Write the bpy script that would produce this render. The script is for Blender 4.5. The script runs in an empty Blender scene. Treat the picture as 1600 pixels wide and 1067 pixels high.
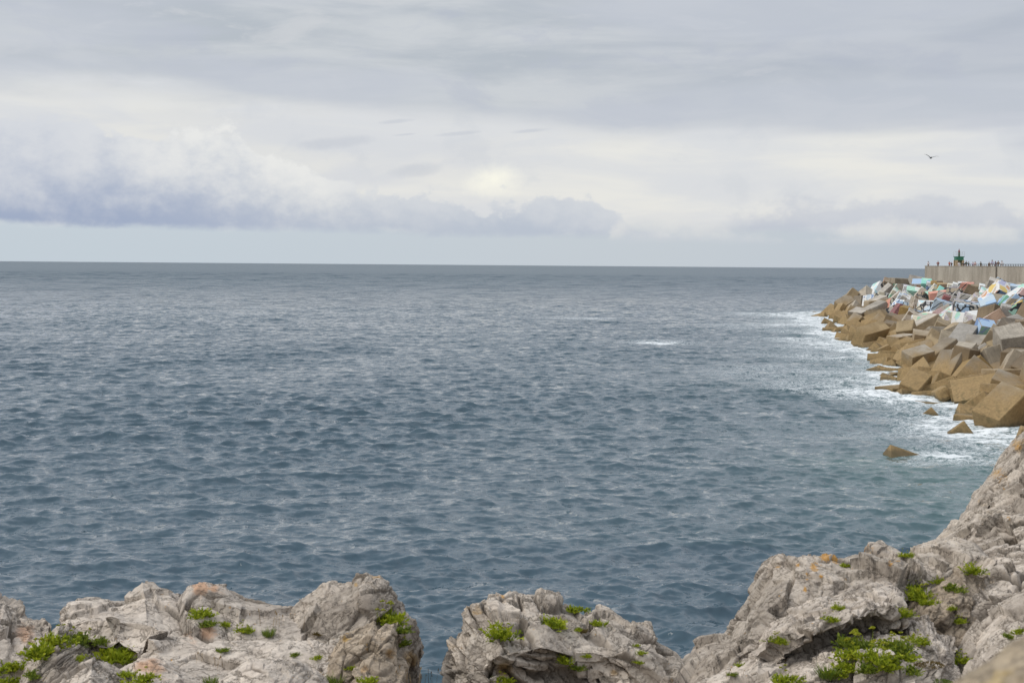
import bpy, bmesh, math, random
import numpy as np
from mathutils import Vector, Matrix, Euler
R = math.radians
random.seed(11)
scene = bpy.context.scene
col = scene.collection

# ------------------------------------------------------------------ camera
F_PX, CX, CY, EYE = 1600 * 50 / 36.0, 800.0, 533.5, 11.0
cam_data = bpy.data.cameras.new('camera')
cam_data.lens, cam_data.sensor_width = 50.0, 36.0
cam_data.clip_start, cam_data.clip_end = 0.1, 120000.0
cam_data.dof.use_dof = True
cam_data.dof.focus_distance = 45.0
cam_data.dof.aperture_fstop = 6.3
cam = bpy.data.objects.new('camera', cam_data)
col.objects.link(cam)
cam_rot = Matrix.Rotation(math.pi / 2 - R(3.066), 3, 'X') @ Matrix.Rotation(R(0.465), 3, 'Z')
cam.matrix_world = Matrix.Translation((0, 0, EYE)) @ cam_rot.to_4x4()
scene.camera = cam
CAMR = np.array(cam_rot)


def at(px, py, Y):
    """the point Y metres ahead that the survey photo (1600 px wide) shows at px, py"""
    d = CAMR @ np.array([(px - CX) / F_PX, -(py - CY) / F_PX, -1.0])
    return np.array([0, 0, EYE]) + d * (Y / d[1])


# ------------------------------------------------------------------ exposure
vs = scene.view_settings
vs.view_transform = 'Standard'
vs.look = 'None'
vs.exposure = 0.0
vs.gamma = 1.0
vs.use_curve_mapping = False

# ------------------------------------------------------------------ sun direction (behind thin cloud, high on the left)
SUN_EL, SUN_AZ = R(47), R(-94)          # azimuth measured from +Y towards +X


class NT:
    """a tiny wrapper for writing node trees as expressions"""
    def __init__(self, tree):
        self.t = tree
        tree.nodes.clear()

    def n(self, typ, **kw):
        nd = self.t.nodes.new(typ)
        for k, v in kw.items():
            setattr(nd, k, v)
        return nd

    def put(self, sock, v):
        if isinstance(v, bpy.types.NodeSocket):
            self.t.links.new(v, sock)
        elif v is not None:
            if hasattr(sock, 'default_value'):
                try:
                    sock.default_value = v
                except Exception:
                    sock.default_value = (*v, 1.0) if len(v) == 3 else v

    def m(self, op, a, b=None, c=None, clamp=False):
        nd = self.n('ShaderNodeMath', operation=op, use_clamp=clamp)
        for i, v in enumerate((a, b, c)):
            if v is not None:
                self.put(nd.inputs[i], v)
        return nd.outputs[0]

    def add(self, a, b): return self.m('ADD', a, b)
    def sub(self, a, b): return self.m('SUBTRACT', a, b)
    def mul(self, a, b): return self.m('MULTIPLY', a, b)

    def smooth(self, x, lo, hi, o0=0.0, o1=1.0):
        nd = self.n('ShaderNodeMapRange', interpolation_type='SMOOTHSTEP')
        for i, v in enumerate((x, lo, hi, o0, o1)):
            self.put(nd.inputs[i], v)
        return nd.outputs[0]

    def lin(self, x, lo, hi, o0=0.0, o1=1.0):
        nd = self.n('ShaderNodeMapRange')
        for i, v in enumerate((x, lo, hi, o0, o1)):
            self.put(nd.inputs[i], v)
        return nd.outputs[0]

    def mix(self, f, a, b, blend='MIX'):
        nd = self.n('ShaderNodeMix', data_type='RGBA', blend_type=blend)
        self.put(nd.inputs[0], f)
        self.put(nd.inputs[6], a if isinstance(a, bpy.types.NodeSocket) else (*a, 1.0))
        self.put(nd.inputs[7], b if isinstance(b, bpy.types.NodeSocket) else (*b, 1.0))
        return nd.outputs[2]

    def xyz(self, x, y, z):
        nd = self.n('ShaderNodeCombineXYZ')
        for i, v in enumerate((x, y, z)):
            self.put(nd.inputs[i], v)
        return nd.outputs[0]

    def map(self, vec, scale=(1, 1, 1), loc=(0, 0, 0), rot=(0, 0, 0)):
        nd = self.n('ShaderNodeMapping')
        self.put(nd.inputs[0], vec)
        nd.inputs[1].default_value = loc
        nd.inputs[2].default_value = rot
        nd.inputs[3].default_value = scale
        return nd.outputs[0]

    def noise(self, vec, scale=1.0, detail=4.0, rough=0.5, dist=0.0, color=False):
        nd = self.n('ShaderNodeTexNoise')
        self.put(nd.inputs['Vector'], vec)
        nd.inputs['Scale'].default_value = scale
        nd.inputs['Detail'].default_value = detail
        nd.inputs['Roughness'].default_value = rough
        nd.inputs['Distortion'].default_value = dist
        return nd.outputs['Color' if color else 'Fac']

    def voro(self, vec, scale=1.0, feature='F1', out='Distance', rnd=1.0):
        nd = self.n('ShaderNodeTexVoronoi', feature=feature)
        self.put(nd.inputs['Vector'], vec)
        nd.inputs['Scale'].default_value = scale
        nd.inputs['Randomness'].default_value = rnd
        return nd.outputs[out]

    def ramp(self, fac, stops, interp='LINEAR'):
        nd = self.n('ShaderNodeValToRGB')
        cr = nd.color_ramp
        cr.interpolation = interp
        while len(cr.elements) > 1:
            cr.elements.remove(cr.elements[-1])
        for i, (p, c) in enumerate(stops):
            e = cr.elements[0] if i == 0 else cr.elements.new(p)
            e.position = p
            e.color = (*c, 1.0)
        self.put(nd.inputs[0], fac)
        return nd.outputs[0]

    def coord(self, out='Object'):
        return self.n('ShaderNodeTexCoord').outputs[out]

    def attr(self, name):
        return self.n('ShaderNodeAttribute', attribute_name=name).outputs['Fac']

    def bump(self, h, strength=0.5, dist=0.05, normal=None):
        nd = self.n('ShaderNodeBump')
        nd.inputs['Strength'].default_value = strength
        nd.inputs['Distance'].default_value = dist
        self.put(nd.inputs['Height'], h)
        if normal is not None:
            self.put(nd.inputs['Normal'], normal)
        return nd.outputs[0]


def srgb(r, g, b):
    f = lambda c: (c / 255 / 12.92) if c <= 10 else ((c / 255 + 0.055) / 1.055) ** 2.4
    return (f(r), f(g), f(b))


# ------------------------------------------------------------------ sky: thin Nishita sky above a cloud deck
world = bpy.data.worlds.new('World')
scene.world = world
world.use_nodes = True
w = NT(world.node_tree)
d = w.coord('Generated')
sep = w.n('ShaderNodeSeparateXYZ')
w.put(sep.inputs[0], d)
dx, dy, dz = sep.outputs
az = w.m('ARCTAN2', dx, dy)
hyp = w.m('SQRT', w.add(w.mul(dx, dx), w.mul(dy, dy)))
A = w.mul(az, 22.2)                                    # azimuth, units of 2.58 degrees
E = w.mul(w.m('DIVIDE', dz, w.m('MAXIMUM', hyp, 0.02)), 22.2)
P = w.xyz(A, E, 0.0)
# cloud-deck coordinates (flat layer overhead) for the high stratus
Ez = w.m('MAXIMUM', dz, 0.035)
deck = w.xyz(w.m('DIVIDE', dx, Ez), w.m('DIVIDE', dy, Ez), 0.0)
streak = w.noise(w.map(P, (0.30, 1.6, 1), (3.1, 0.4, 0)), 1.0, 6, 0.55, 0.4)
streak2 = w.noise(w.map(P, (0.12, 0.75, 1), (9.0, 2.0, 0)), 1.0, 4, 0.5, 0.3)
puff = w.noise(w.map(P, (0.75, 1.0, 1), (0.0, 5.0, 0)), 1.0, 9, 0.58, 0.15)
puff3 = w.noise(w.map(P, (3.6, 5.0, 1), (1.0, 7.0, 0)), 1.0, 8, 0.62, 0.2)
puff2 = w.noise(w.map(P, (1.9, 2.4, 1), (4.0, 1.0, 0)), 1.0, 7, 0.6, 0.0)
c = lambda r, g, b: tuple(10 * v for v in srgb(r, g, b))    # background strength is 0.1
# clear strip low over the horizon
strip = w.mix(w.smooth(A, -7.0, 4.0), c(199, 210, 219), c(200, 208, 215))
strip = w.mix(w.mul(w.smooth(A, 2.0, 7.5), 0.8), strip, c(190, 200, 211))
# bright middle band behind the cumulus
band = w.mix(w.smooth(streak, 0.35, 0.68), c(222, 224, 227), c(236, 235, 230))
band = w.mix(w.mul(w.smooth(puff, 0.52, 0.66), 0.45), band, c(210, 214, 220))
band = w.mix(w.mul(w.smooth(streak2, 0.52, 0.62), w.smooth(A, 3.0, 7.0, 0.15, 0.75)), band, c(200, 204, 214))
# sun glow behind thin cloud
gx = w.m('DIVIDE', w.add(A, 0.30), 0.36)
gy = w.m('DIVIDE', w.sub(E, 1.33), 0.24)
gr = w.m('SQRT', w.add(w.mul(gx, gx), w.mul(gy, gy)))
gr = w.add(gr, w.mul(w.sub(puff2, 0.5), 1.8))
band = w.mix(w.mul(w.smooth(gr, 1.5, 0.1), 1.0), band, c(253, 251, 238))
sky = w.mix(w.smooth(w.add(E, w.mul(w.sub(puff, 0.5), 0.5)), 0.45, 0.75), strip, band)


def cloud(sky, prof, base, top_col, base_col, shade_pow, amount=1.0, rag=0.9, a0=None, a1=None, soft=0.10):
    """a cumulus bank: prof = [(A, top E)], base = [(A, base E)]"""
    def curve(pts):
        v = None
        lo, hi = -10.0, 10.0
        nd = w.n('ShaderNodeFloatCurve')
        cu = nd.mapping.curves[0]
        pts = [((a - lo) / (hi - lo), e / 6.0) for a, e in pts]
        cu.points[0].location = (0.0, pts[0][1])
        cu.points[1].location = (1.0, pts[-1][1])
        for p in pts:
            cu.points.new(*p)
        nd.mapping.update()
        w.put(nd.inputs['Value'], w.lin(A, lo, hi))
        return w.mul(nd.outputs[0], 6.0)
    top, bot = curve(prof), curve(base)
    r1 = w.add(w.mul(w.sub(puff, 0.5), rag * 2.2), w.add(w.mul(w.sub(puff2, 0.5), rag * 0.85), w.mul(w.sub(puff3, 0.5), rag * 0.28)))
    tt = w.sub(w.add(top, r1), E)                       # >0 below the top
    bb = w.sub(E, w.add(bot, w.add(w.mul(w.sub(streak, 0.5), 0.25), w.mul(w.sub(puff3, 0.5), 0.12))))
    m = w.mul(w.smooth(tt, 0.0, soft), w.smooth(bb, -0.04, 0.10))
    h = w.m('DIVIDE', bb, w.m('MAXIMUM', w.sub(top, bot), 0.1))
    h = w.add(h, w.mul(w.sub(puff, 0.5), 1.0))
    h = w.add(h, w.add(w.mul(w.sub(puff2, 0.5), 1.2), w.mul(w.sub(puff3, 0.5), 0.55)))
    colr = w.mix(w.smooth(h, -0.1, shade_pow), base_col, top_col)
    return w.mix(w.mul(m, amount), sky, colr), m


# long cumulus bank: tall and bluish at the left, tapering to the right
base_c = w.mix(w.smooth(A, -8.0, -1.0), c(182, 191, 210), c(188, 197, 211))
base_c = w.mix(w.mul(w.smooth(w.add(E, w.mul(w.sub(puff, .5), 1.0)), 1.75, 0.55), w.smooth(A, -2.5, -6.5)), base_c, c(158, 172, 199))
top_c = w.mix(w.smooth(A, -3.4, -1.5), w.mix(w.smooth(A, -7.0, -4.5), c(217, 220, 226), c(237, 237, 235)), c(213, 217, 223))
sky, _ = cloud(sky, [(-10, 2.3), (-8.2, 2.2), (-6.5, 2.1), (-5.2, 1.95), (-4.4, 2.1), (-3.9, 1.75), (-3.2, 1.45), (-2, 1.15), (-0.8, 1.05), (0.6, 1.1), (1.1, 1.05), (1.9, 0.7), (2.8, 0.4), (10, 0.2)],
                [(-10, .62), (-6, .54), (-2, .47), (1.0, .42), (1.6, .42), (10, .42)], top_c, base_c, 1.10, 0.95, 0.66, soft=.13)
# darker stratocumulus patch on the right, and its pale foot
sky, _ = cloud(sky, [(-10, 0.1), (2.2, 0.2), (3.2, 0.75), (4.2, 1.05), (5.4, 1.12), (6.6, 1.15), (7.2, 1.0), (8.4, 0.75), (10, .6)],
                [(-10, .50), (3, .52), (4.2, .55), (6.0, .62), (8, .5), (10, .5)], c(207, 211, 219), c(195, 201, 213), 0.9, 0.8, 0.55, soft=.24)
sky, _ = cloud(sky, [(-10, 0.05), (1.2, .1), (1.9, 0.95), (3.2, 0.8), (4.6, 0.55), (5.7, 0.78), (6.3, 0.7), (10, .3)],
                [(-10, .35), (10, .35)], c(229, 229, 227), c(205, 211, 219), 0.8, 0.55, 0.45, soft=.25)
# small lens-shaped scraps of dark cloud
lens = None
for (a, e, wa, we) in ((-1.85, 2.2, .28, .035), (-0.85, 2.03, .34, .035), (-2.75, 1.86, .55, .10), (-1.5, 1.45, .42, .11), (0.25, 2.08, .3, .03), (-1.7, 2.0, .2, .02)):
    lx = w.m('DIVIDE', w.sub(A, a), wa)
    ly = w.m('DIVIDE', w.sub(E, w.add(e, w.mul(w.sub(A, a), 0.10))), we)
    l = w.smooth(w.add(w.add(w.mul(lx, lx), w.mul(ly, ly)), w.mul(w.sub(puff2, 0.5), 2.2)), 1.4, 0.0)
    lens = l if lens is None else w.m('MAXIMUM', lens, l)
sky = w.mix(w.mul(lens, 0.5), sky, c(196, 201, 211))
# high grey stratus that fills the upper sky
over = w.mix(w.smooth(streak, 0.36, 0.64), c(185, 192, 200), c(207, 211, 215))
mott = w.noise(w.map(P, (0.55, 1.5, 1), (6.0, 3.0, 0)), 1.0, 8, 0.62, 0.5)
over = w.mix(w.mul(w.smooth(mott, 0.50, 0.66), 0.55), over, c(186, 192, 205))
over = w.mix(w.mul(w.smooth(mott, 0.46, 0.34), 0.50), over, c(213, 215, 218))
over = w.mix(w.mul(w.smooth(streak2, 0.44, 0.60), 0.7), over, c(198, 203, 213))
over = w.mix(w.mul(w.mul(w.smooth(A, -1.0, 7.0), w.smooth(streak2, 0.62, 0.38)), 0.75), over, c(183, 189, 202))
edge = w.add(w.add(E, w.mul(w.sub(streak, 0.5), 1.5)), w.mul(w.sub(streak2, 0.5), 1.3))
eb = w.add(w.mul(w.smooth(A, -7.0, 1.5), -0.45), 2.62)
sky = w.mix(w.smooth(w.sub(edge, eb), -0.22, 0.38), sky, over)
# overhead the deck is brighter and broken
ov2 = w.noise(w.map(deck, (0.35, 0.35, 1)), 1.0, 5, 0.55)
zen = w.mix(w.smooth(ov2, 0.35, 0.65), tuple(10 * v for v in (0.60, 0.66, 0.76)), tuple(10 * v for v in (0.92, 0.95, 1.0)))
sky = w.mix(w.smooth(dz, 0.18, 0.52), sky, zen)
sky = w.mix(w.smooth(dz, -0.02, -0.10), sky, tuple(10 * v for v in (0.10, 0.13, 0.15)))
nish = w.n('ShaderNodeTexSky', sky_type='NISHITA')
nish.sun_disc = False
nish.sun_elevation = SUN_EL
nish.sun_rotation = SUN_AZ
nish.air_density, nish.dust_density = 1.0, 2.0
sky = w.mix(0.06, sky, nish.outputs[0])
bg = w.n('ShaderNodeBackground')
bg.inputs['Strength'].default_value = 0.1
w.put(bg.inputs['Color'], sky)
wo = w.n('ShaderNodeOutputWorld')
w.put(wo.inputs[0], bg.outputs[0])

# ------------------------------------------------------------------ sun (veiled: very soft)
sd = bpy.data.lights.new('sun', 'SUN')
sd.energy = 2.0
sd.angle = R(34)
sd.color = (1.0, 0.95, 0.87)
sun = bpy.data.objects.new('sun', sd)
col.objects.link(sun)
to_sun = Vector((math.sin(SUN_AZ) * math.cos(SUN_EL), math.cos(SUN_AZ) * math.cos(SUN_EL), math.sin(SUN_EL)))
sun.rotation_euler = to_sun.to_track_quat('Z', 'Y').to_euler()
sun.location = (-40, -10, 60)


# ================================================================== helpers
def tag(o, label=None, cat=None, group=None, kind=None):
    if label: o['label'] = label
    if cat: o['category'] = cat
    if group: o['group'] = group
    if kind: o['kind'] = kind
    return o


def link(o, parent=None):
    col.objects.link(o)
    if parent is not None:
        o.parent = parent
    return o


def empty(name, loc, rz=0.0):
    o = bpy.data.objects.new(name, None)
    o.empty_display_size = 0.3
    o.location = loc
    o.rotation_euler = (0, 0, rz)
    return link(o)


def mesh_obj(name, me, mat=None, parent=None):
    if mat is not None:
        me.materials.append(mat)
    return link(bpy.data.objects.new(name, me), parent)


def bm_obj(name, bm, mat=None, parent=None, smooth=False):
    me = bpy.data.meshes.new(name)
    bm.to_mesh(me)
    bm.free()
    if smooth:
        me.shade_smooth()
    return mesh_obj(name, me, mat, parent)


def box(bm, x0, x1, y0, y1, z0, z1):
    v = [bm.verts.new(p) for p in ((x0, y0, z0), (x1, y0, z0), (x1, y1, z0), (x0, y1, z0), (x0, y0, z1), (x1, y0, z1), (x1, y1, z1), (x0, y1, z1))]
    for f in ((0, 3, 2, 1), (4, 5, 6, 7), (0, 1, 5, 4), (1, 2, 6, 5), (2, 3, 7, 6), (3, 0, 4, 7)):
        bm.faces.new([v[i] for i in f])


def tube(bm, pts, rads, n=8, cap=True):
    rings = []
    pts = [Vector(p) for p in pts]
    for i, p in enumerate(pts):
        t = (pts[min(i + 1, len(pts) - 1)] - pts[max(i - 1, 0)]).normalized()
        a = t.orthogonal().normalized() if i == 0 else (a - t * a.dot(t)).normalized()
        b = t.cross(a)
        r = rads[i] if isinstance(rads, (list, tuple)) else rads
        rings.append([bm.verts.new(p + (a * math.cos(2 * math.pi * k / n) + b * math.sin(2 * math.pi * k / n)) * r) for k in range(n)])
    for i in range(len(rings) - 1):
        for k in range(n):
            bm.faces.new((rings[i][k], rings[i][(k + 1) % n], rings[i + 1][(k + 1) % n], rings[i + 1][k]))
    if cap:
        bm.faces.new(rings[0][::-1])
        bm.faces.new(rings[-1])


def grid_mesh(name, V, nu, nv, smooth=True):
    """V: (nu*nv, 3) float array, index i*nv + j"""
    me = bpy.data.meshes.new(name)
    me.vertices.add(len(V))
    me.vertices.foreach_set('co', np.ascontiguousarray(V, dtype=np.float32).ravel())
    i, j = np.meshgrid(np.arange(nu - 1), np.arange(nv - 1), indexing='ij')
    a = (i * nv + j).ravel()
    q = np.stack([a, a + nv, a + nv + 1, a + 1], 1).astype(np.int32)
    me.loops.add(q.size)
    me.loops.foreach_set('vertex_index', q.ravel())
    me.polygons.add(len(q))
    me.polygons.foreach_set('loop_start', np.arange(0, q.size, 4, dtype=np.int32))
    me.update(calc_edges=True)
    if smooth:
        me.shade_smooth()
    return me


def set_attr(me, name, arr):
    at_ = me.attributes.new(name, 'FLOAT', 'POINT')
    at_.data.foreach_set('value', np.ascontiguousarray(arr, dtype=np.float32))


# ---- numpy noise
def _h(ix, iy, iz, s):
    n = (ix.astype(np.int64) * 374761393 + iy.astype(np.int64) * 668265263 + iz.astype(np.int64) * 2147483647 + s * 974634541) & 0xFFFFFFFF
    n = ((n ^ (n >> 13)) * 1274126177) & 0xFFFFFFFF
    n = ((n ^ (n >> 16)) * 2246822519) & 0xFFFFFFFF
    n = n ^ (n >> 15)
    return n


def _u(n, k):
    n = (n * (2654435761 + 2 * k * 40503 + 1) + k * 97531) & 0xFFFFFFFF
    n = ((n ^ (n >> 15)) * 2246822519) & 0xFFFFFFFF
    n = n ^ (n >> 13)
    return (n & 0xFFFFFF).astype(np.float32) / np.float32(0xFFFFFF)


def perlin(p, s=0):
    i = np.floor(p).astype(np.int64)
    f = (p - i).astype(np.float32)
    u = f * f * f * (f * (f * 6 - 15) + 10)
    out = 0
    for a in (0, 1):
        for b in (0, 1):
            for c_ in (0, 1):
                n = _h(i[:, 0] + a, i[:, 1] + b, i[:, 2] + c_, s)
                g = (_u(n, 1) * 2 - 1) * (f[:, 0] - a) + (_u(n, 2) * 2 - 1) * (f[:, 1] - b) + (_u(n, 3) * 2 - 1) * (f[:, 2] - c_)
                out = out + g * (u[:, 0] if a else 1 - u[:, 0]) * (u[:, 1] if b else 1 - u[:, 1]) * (u[:, 2] if c_ else 1 - u[:, 2])
    return out


def fbm(p, octs=4, s=0, gain=0.5):
    t, amp = 0, 1.0
    for k in range(octs):
        t = t + amp * perlin(p * (2.03 ** k) + 17.3 * k, s + k)
        amp *= gain
    return t


def facets(p, s=0, tilt=1.0):
    """broken rock: every jittered cell is a plane of its own; returns height and closeness to the cell border"""
    b = np.floor(p - 0.5).astype(np.int64)
    best = np.full(len(p), 9e9, np.float32)
    sec = np.full(len(p), 9e9, np.float32)
    val = np.zeros(len(p), np.float32)
    tone = None
    for a in (0, 1):
        for bb in (0, 1):
            for c_ in (0, 1):
                i = b + np.array([a, bb, c_])
                n = _h(i[:, 0], i[:, 1], i[:, 2], s)
                ce = np.stack([i[:, k] + 0.5 + (_u(n, k + 1) - 0.5) * 0.85 for k in range(3)], 1)
                dv = (p - ce).astype(np.float32)
                d2 = (dv * dv).sum(1)
                h = (_u(n, 4) - 0.5) + tilt * ((_u(n, 5) - 0.5) * dv[:, 0] + (_u(n, 6) - 0.5) * dv[:, 1] + (_u(n, 7) - 0.5) * dv[:, 2])
                near = d2 < best
                tone = _u(n, 8) if tone is None else np.where(near, _u(n, 8), tone)
                sec = np.where(near, best, np.minimum(sec, d2))
                val = np.where(near, h, val)
                best = np.where(near, d2, best)
    return val, np.sqrt(sec) - np.sqrt(best), tone


def sstep(x, a, b):
    t = np.clip((x - a) / (b - a), 0, 1)
    return t * t * (3 - 2 * t)


# ================================================================== materials
MATS = {}


def new_mat(name):
    m = bpy.data.materials.new(name)
    m.use_nodes = True
    t = NT(m.node_tree)
    out = t.n('ShaderNodeOutputMaterial')
    bs = t.n('ShaderNodeBsdfPrincipled')
    t.put(out.inputs[0], bs.outputs[0])
    MATS[name] = m
    return m, t, bs


def simple(name, colr, rough=0.7, var=0.25, scale=8.0, metal=0.0, bumpd=0.0):
    m, t, bs = new_mat(name)
    n = t.noise(t.coord(), scale, 5, 0.6)
    t.put(bs.inputs['Base Color'], t.mix(t.smooth(n, 0.3, 0.7), tuple(v * (1 - var) for v in colr), tuple(min(1, v * (1 + var)) for v in colr)))
    bs.inputs['Roughness'].default_value = rough
    bs.inputs['Metallic'].default_value = metal
    if bumpd:
        t.put(bs.inputs['Normal'], t.bump(n, 0.6, bumpd))
    return m


def block_vec(t):
    """block-local metres, shifted at random so that no two blocks carry the same stains"""
    oi = t.n('ShaderNodeObjectInfo')
    nd = t.n('ShaderNodeVectorMath', operation='ADD')
    t.put(nd.inputs[0], t.coord())
    mm = t.mul(oi.outputs['Random'], 60.0)
    t.put(nd.inputs[1], t.xyz(mm, t.mul(mm, 0.7), t.mul(mm, 1.3)))
    return nd.outputs[0], oi.outputs['Random']


def concrete_color(t, v, rnd, base, low=None):
    """weathered cast concrete: blotches, pitting, streaks; a brown algae band up to the tide line"""
    n1 = t.noise(v, 0.55, 5, 0.62, 0.3)
    n2 = t.noise(v, 4.0, 6, 0.7)
    n3 = t.noise(v, 14.0, 3, 0.6)
    c0 = t.mix(t.smooth(n1, 0.30, 0.70), tuple(x * 0.74 for x in base), tuple(min(1, x * 1.22) for x in base))
    c0 = t.mix(t.mul(t.smooth(n2, 0.52, 0.72), 0.45), c0, tuple(x * 0.55 for x in base))
    sk = t.noise(t.map(v, (2.6, 2.6, .22)), 1.0, 5, .65, .3)          # run-off streaks and pour marks
    c0 = t.mix(t.mul(t.smooth(sk, 0.55, 0.70), 0.5), c0, tuple(x * 0.50 for x in base))
    c0 = t.mix(t.mul(t.smooth(sk, 0.42, 0.32), 0.4), c0, tuple(min(1, x * 1.4) for x in base))
    c0 = t.mix(t.mul(t.smooth(n3, 0.60, 0.75), 0.35), c0, tuple(min(1, x * 1.5) for x in base))
    hsv = t.n('ShaderNodeHueSaturation')
    t.put(hsv.inputs['Value'], t.lin(rnd, 0, 1, 0.74, 1.18))
    t.put(hsv.inputs['Saturation'], t.lin(t.m('FRACT', t.mul(rnd, 7.13)), 0, 1, 0.62, 1.15))
    t.put(hsv.inputs['Color'], c0)
    c0 = hsv.outputs[0]
    if low is not None:
        geo = t.n('ShaderNodeNewGeometry').outputs['Position']
        s = t.n('ShaderNodeSeparateXYZ')
        t.put(s.inputs[0], geo)
        zz = t.add(s.outputs[2], t.mul(t.sub(n1, 0.5), 3.2))
        c0 = t.mix(t.smooth(zz, 3.6, 1.4), c0, t.mix(t.smooth(n2, .35, .65), low, tuple(x * 1.35 for x in low)))
        c0 = t.mix(t.mul(t.smooth(t.add(s.outputs[2], t.mul(t.sub(n1, .5), 1.6)), 0.40, 0.0), 0.6), c0, (0.06, 0.055, 0.035))
        alg = t.mul(t.smooth(zz, 2.6, 0.4), t.smooth(t.noise(v, 1.3, 7, .7, .6), .50, .62))
        c0 = t.mix(t.mul(alg, .5), c0, (.11, .092, .042))
    h = t.add(t.mul(n2, 0.6), t.mul(n3, 0.4))
    return c0, h, n1


TAN, GREY, OCHRE = (0.30, 0.232, 0.142), (0.38, 0.34, 0.28), (0.295, 0.208, 0.098)
LOWB = (0.245, 0.168, 0.078)


def concrete(name, base, low=LOWB, pit=0.0, bd=0.03):
    m, t, bs = new_mat(name)
    v, rnd = block_vec(t)
    c0, h, n1 = concrete_color(t, v, rnd, base, low)
    if pit:
        pv = t.voro(v, 5.0)
        sp = t.smooth(t.noise(t.map(v, (6, 6, 1.5)), 1.0, 4, .7), .50, .68)
        c0 = t.mix(t.mul(sp, pit), c0, tuple(x * 0.45 for x in base))
    t.put(bs.inputs['Base Color'], c0)
    bs.inputs['Roughness'].default_value = 0.9
    t.put(bs.inputs['Normal'], t.bump(h, 0.8, bd))


concrete('tan', TAN)
concrete('ochre', OCHRE)
concrete('grey', GREY)
concrete('brown', (0.20, 0.145, 0.085))
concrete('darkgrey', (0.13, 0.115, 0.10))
concrete('pitted', (0.43, 0.39, 0.34), None, 0.8, 0.06)
concrete('mottled', (0.33, 0.285, 0.22), None, 0.6, 0.05)
concrete('pink', (0.42, 0.30, 0.225), None)

C_ = dict(white=(.72, .72, .70), cyan=(.42, .66, .72), black=(.035, .04, .05), sky=(.28, .45, .66), blue=(.12, .24, .48), deep=(.05, .12, .27), green=(.20, .50, .30), mint=(.34, .66, .52),
          teal=(.20, .60, .50), coral=(.62, .22, .13), orange=(.62, .28, .12), ochre=(.46, .28, .06), mustard=(.55, .36, .06), yellow=(.70, .48, .06), cream=(.62, .56, .40), beige=(.52, .44, .34),
          lilac=(.52, .48, .54), lav=(.46, .46, .66), red=(.34, .065, .06), maroon=(.22, .07, .07), pink=(.60, .36, .33), gr=(.42, .385, .33), tan=(.31, .25, .165), brown=(.24, .16, .085), pale=(.42, .53, .62))


def paint(name, palette, scale=0.45, lines=None, wear=0.45, base=GREY, wave=False):
    """flat fields of faded paint on a concrete block, some with outlined fields or wavy bands"""
    m, t, bs = new_mat(name)
    v, rnd = block_vec(t)
    c0, h, n1 = concrete_color(t, v, rnd, base, None)
    wob = t.n('ShaderNodeVectorMath', operation='ADD')
    nz = t.n('ShaderNodeTexNoise')
    t.put(nz.inputs['Vector'], v)
    nz.inputs['Scale'].default_value = 0.8
    sc = t.n('ShaderNodeVectorMath', operation='MULTIPLY')
    t.put(sc.inputs[0], nz.outputs['Color'])
    sc.inputs[1].default_value = (0.9, 0.9, 0.9)
    t.put(wob.inputs[0], v)
    t.put(wob.inputs[1], sc.outputs[0])
    vv = wob.outputs[0]
    scale *= 1.5
    cells = t.voro(vv, scale, 'F1', 'Color')
    s = t.n('ShaderNodeSeparateColor')
    t.put(s.inputs[0], cells)
    k = len(palette)
    pc = t.ramp(s.outputs[0], [(i / k, C_[p]) for i, p in enumerate(palette)], 'CONSTANT') if k > 1 else None
    pc = pc if pc is not None else t.mix(t.smooth(n1, .3, .7), tuple(x * .88 for x in C_[palette[0]]), tuple(min(1, x * 1.1) for x in C_[palette[0]]))
    if wave:
        wv = t.n('ShaderNodeTexWave', wave_type='BANDS', bands_direction='DIAGONAL')
        t.put(wv.inputs['Vector'], v)
        wv.inputs['Scale'].default_value = 0.55
        wv.inputs['Distortion'].default_value = 3.5
        wv.inputs['Detail'].default_value = 1.0
        wv.inputs['Detail Scale'].default_value = 0.7
        ln = t.smooth(wv.outputs['Fac'], 0.90, 0.95)
        pc = t.mix(ln, pc, C_[lines or 'black'])
    elif lines:
        de = t.voro(vv, scale, 'DISTANCE_TO_EDGE')
        pc = t.mix(t.smooth(de, 0.10, 0.07), pc, C_[lines])
    fade = t.n('ShaderNodeHueSaturation')            # sun-bleached paint
    fade.inputs['Saturation'].default_value = 0.80
    t.put(fade.inputs['Color'], pc)
    pc = fade.outputs[0]
    wn = t.add(t.noise(v, 1.6, 8, 0.72), t.mul(t.sub(n1, 0.5), 0.5))
    worn = t.smooth(wn, 0.72 - wear * 0.4, 0.80 - wear * 0.4)
    t.put(bs.inputs['Base Color'], t.mix(worn, pc, c0))
    bs.inputs['Roughness'].default_value = 0.8
    t.put(bs.inputs['Normal'], t.bump(h, 0.6, 0.03))


paint('bluegreen', ['sky', 'green', 'sky', 'mint', 'blue'], .5, None, .25, TAN)
paint('skyblue', ['sky', 'sky', 'blue'], .35, None, .15, TAN)
paint('whitepink', ['white', 'pink', 'white'], .6, None, .4)
paint('whitecyan', ['white', 'cyan', 'white', 'mint'], .6, None, .3)
paint('greyline', ['gr', 'gr', 'white', 'tan'], .45, 'black', .3)
paint('brownpaint', ['brown', 'tan'], .4, None, .3, TAN)
paint('orange', ['orange', 'orange', 'coral'], .3, None, .15)
paint('greencream', ['mint', 'cream', 'gr', 'green', 'white'], .9, None, .4)
paint('mosaic', ['white', 'beige', 'mint', 'gr', 'cream', 'lilac'], 1.0, None, .4)
paint('lavender', ['lav'], .4, None, .2)
paint('green', ['green', 'mint'], .4, None, .3)
paint('orangepanel', ['coral', 'orange', 'beige', 'teal', 'cream'], .6, 'white', .2)
paint('teal', ['teal', 'teal', 'mint'], .3, None, .15)
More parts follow.
